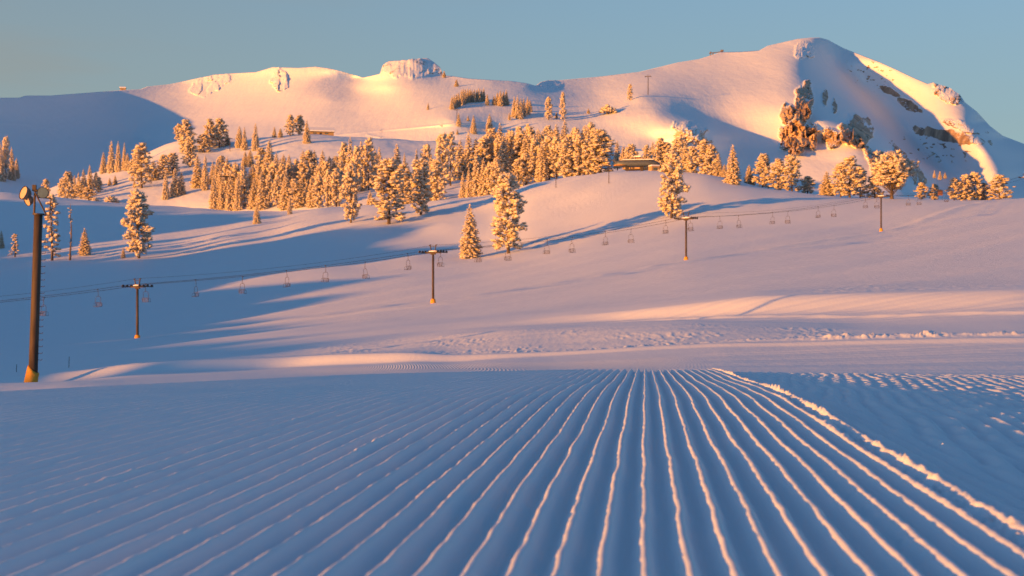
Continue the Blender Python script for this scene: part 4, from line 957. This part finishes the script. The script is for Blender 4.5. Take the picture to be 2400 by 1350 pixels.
cluster([(1085, 402, 469, 18, 'fir'), (1099, 395, 468, 20, 'fir'), (1117, 352, 467, 32, 'fir'), (1134, 372, 466, 30, 'fir'), (1148, 380, 464, 28, 'pine'), (1163, 375, 462, 34, 'pine'), (1215, 372, 444, 34, 'pine'), (1232, 360, 436, 36, 'pine')] + row(ar(1252, 1400, 18), 428, 412, 80, 104, 30, 42, .6) + [(1407, 303, 410, 62, 'pine')], 'h', 'in the central grove\'s front row', 'front row of the central grove')
cluster(row(ar(1080, 1400, 17), 420, 398, 88, 112, 28, 40, .55), 'h', 'in the central grove\'s middle row', 'middle row of the central grove')
cluster(row(ar(1140, 1400, 26), 406, 388, 84, 104, 28, 38, .5), 'h', 'in the central grove\'s second row from the top', 'upper middle row of the central grove')
cluster(row(ar(1150, 1400, 22), 392, 380, 82, 104, 26, 38, .5), 'h', 'in the central grove\'s back row', 'back row of the central grove')
cluster([(1075, 264, 296, 11, 'fir'), (1110, 270, 312, 15, 'fir'), (1147, 266, 309, 17, 'fir'), (1072, 303, 315, 6, 'fir'), (1194, 264, 281, 7, 'fir'), (1097, 271, 283, 6, 'fir'), (1304, 262, 278, 7, 'fir'), (1379, 254, 266, 7, 'fir')], 'm', 'on the sunlit slope above the central grove', 'small trees above the central grove')
up = [(1060 + i * 5.2 + trng.uniform(-1, 1), 224 - 18 * math.sin(i / 8 * 1.5) + trng.uniform(-3, 3), 256 - i * 2.2, 12) for i in range(9)] + [(1106 + i * 5.5, 208 + trng.uniform(-2, 3), 240 - i * .5, 10) for i in range(6)]
up += [(1142, 220, 247, 10), (1158, 224, 246, 11), (1166, 216, 247, 12), (1173, 212, 248, 13), (1180, 214, 247, 13), (1187, 210, 247, 13), (1205, 226, 274, 14), (1213, 224, 277, 14), (1220, 230, 278, 14), (1228, 230, 272, 13), (1236, 228, 268, 13), (1242, 234, 262, 12)]
cluster([(a, b, c, d, 'fir') for a, b, c, d in up], 'm', 'in the high sunlit strip of firs', 'high sunlit strip of firs')
cluster([(1447, 330, 394, 22, 'fir', 600), (1461, 342, 390, 20, 'fir', 548), (1517, 340, 391, 22, 'pine', 540), (1530, 333, 392, 20, 'fir', 570), (1548, 325, 398, 34, 'pine', 520), (1562, 335, 402, 34, 'pine', 520), (1590, 322, 410, 42, 'pine', 500), (1607, 332, 410, 34, 'fir', 490), (1622, 345, 413, 34, 'pine', 480), (1652, 328, 416, 40, 'pine', 478), (1668, 338, 418, 34, 'pine', 476), (1684, 360, 418, 26, 'fir', 474)], 's', 'around the lift station', 'trees around the lift station')
cluster([(1698, 385, 416, 18, 'fir', 470), (1756, 387, 436, 26, 'fir', 480), (1788, 362, 446, 40, 'pine', 476), (1824, 374, 451, 42, 'pine', 472), (1856, 362, 452, 40, 'pine', 470), (1893, 414, 455, 32, 'pine', 470), (1937, 402, 458, 34, 'fir', 465), (1970, 385, 462, 36, 'pine', 462), (1992, 368, 464, 50, 'pine', 460), (2016, 392, 466, 34, 'pine', 470), (2050, 405, 466, 34, 'pine', 468)], 's', 'behind the crest before the peak', 'trees behind the crest before the peak')
cluster([(2160, 428, 469, 26, 'pine', 465), (2190, 432, 470, 26, 'pine', 466), (2236, 418, 471, 30, 'pine', 450), (2262, 410, 473, 34, 'pine', 450), (2284, 405, 474, 38, 'pine', 452), (2304, 430, 475, 36, 'pine', 455), (2342, 410, 475, 46, 'pine', 450), (2190, 399, 417, 7, 'fir', 900), (2203, 401, 421, 9, 'fir', 900), (2215, 404, 418, 8, 'fir', 900)], 's', 'right of the round-crowned pine', 'trees right of the round-crowned pine')
# ------------------------------------------------------------------ loose ice crystals glinting on the groomed ridges
def crystals():
    rs = np.random.RandomState(12); m = MB(); dg = Vector((-SUN_AZ[0] * _c, -SUN_AZ[1] * _c, math.sin(R(SUN_EL))))
    for i in range(150):
        n = rs.randint(-70, 14); Y = math.exp(rs.uniform(math.log(1.3), math.log(6.5))); q = n * PITCH + rs.uniform(-.006, .006)
        X = q + VX * Y
        if abs(X / Y) > .37: continue
        z = float(near_base(np.array(q), np.array(Y))) + .0105; r = rs.uniform(.0005, .0009) * (.65 + .10 * Y)
        p = Vector((X, Y, z + r)); v = (-p).normalized(); h = (dg + v).normalized() + Vector(rs.normal(0, .03, 3)); h.normalize()
        a = h.orthogonal().normalized(); b = h.cross(a)
        ring = [p + (a * math.cos(k * math.pi / 3) + b * math.sin(k * math.pi / 3)) * r for k in range(6)]
        back = [x - h * r * .5 for x in ring]
        m.add(ring + back, [tuple(range(6)), tuple(range(6, 12))[::-1]] + [(k, k + 6, (k + 1) % 6 + 6, (k + 1) % 6) for k in range(6)])
    mt, n_, l_, p_ = new_mat('ice_crystal'); p_.inputs['Base Color'].default_value = (.9, .93, .95, 1); p_.inputs['Roughness'].default_value = .22; p_.inputs['Specular IOR Level'].default_value = .9
    tag(m.build('ice_crystals', mt), 'glinting ice crystals scattered on the groomed ridges', None, None, 'stuff')
crystals()
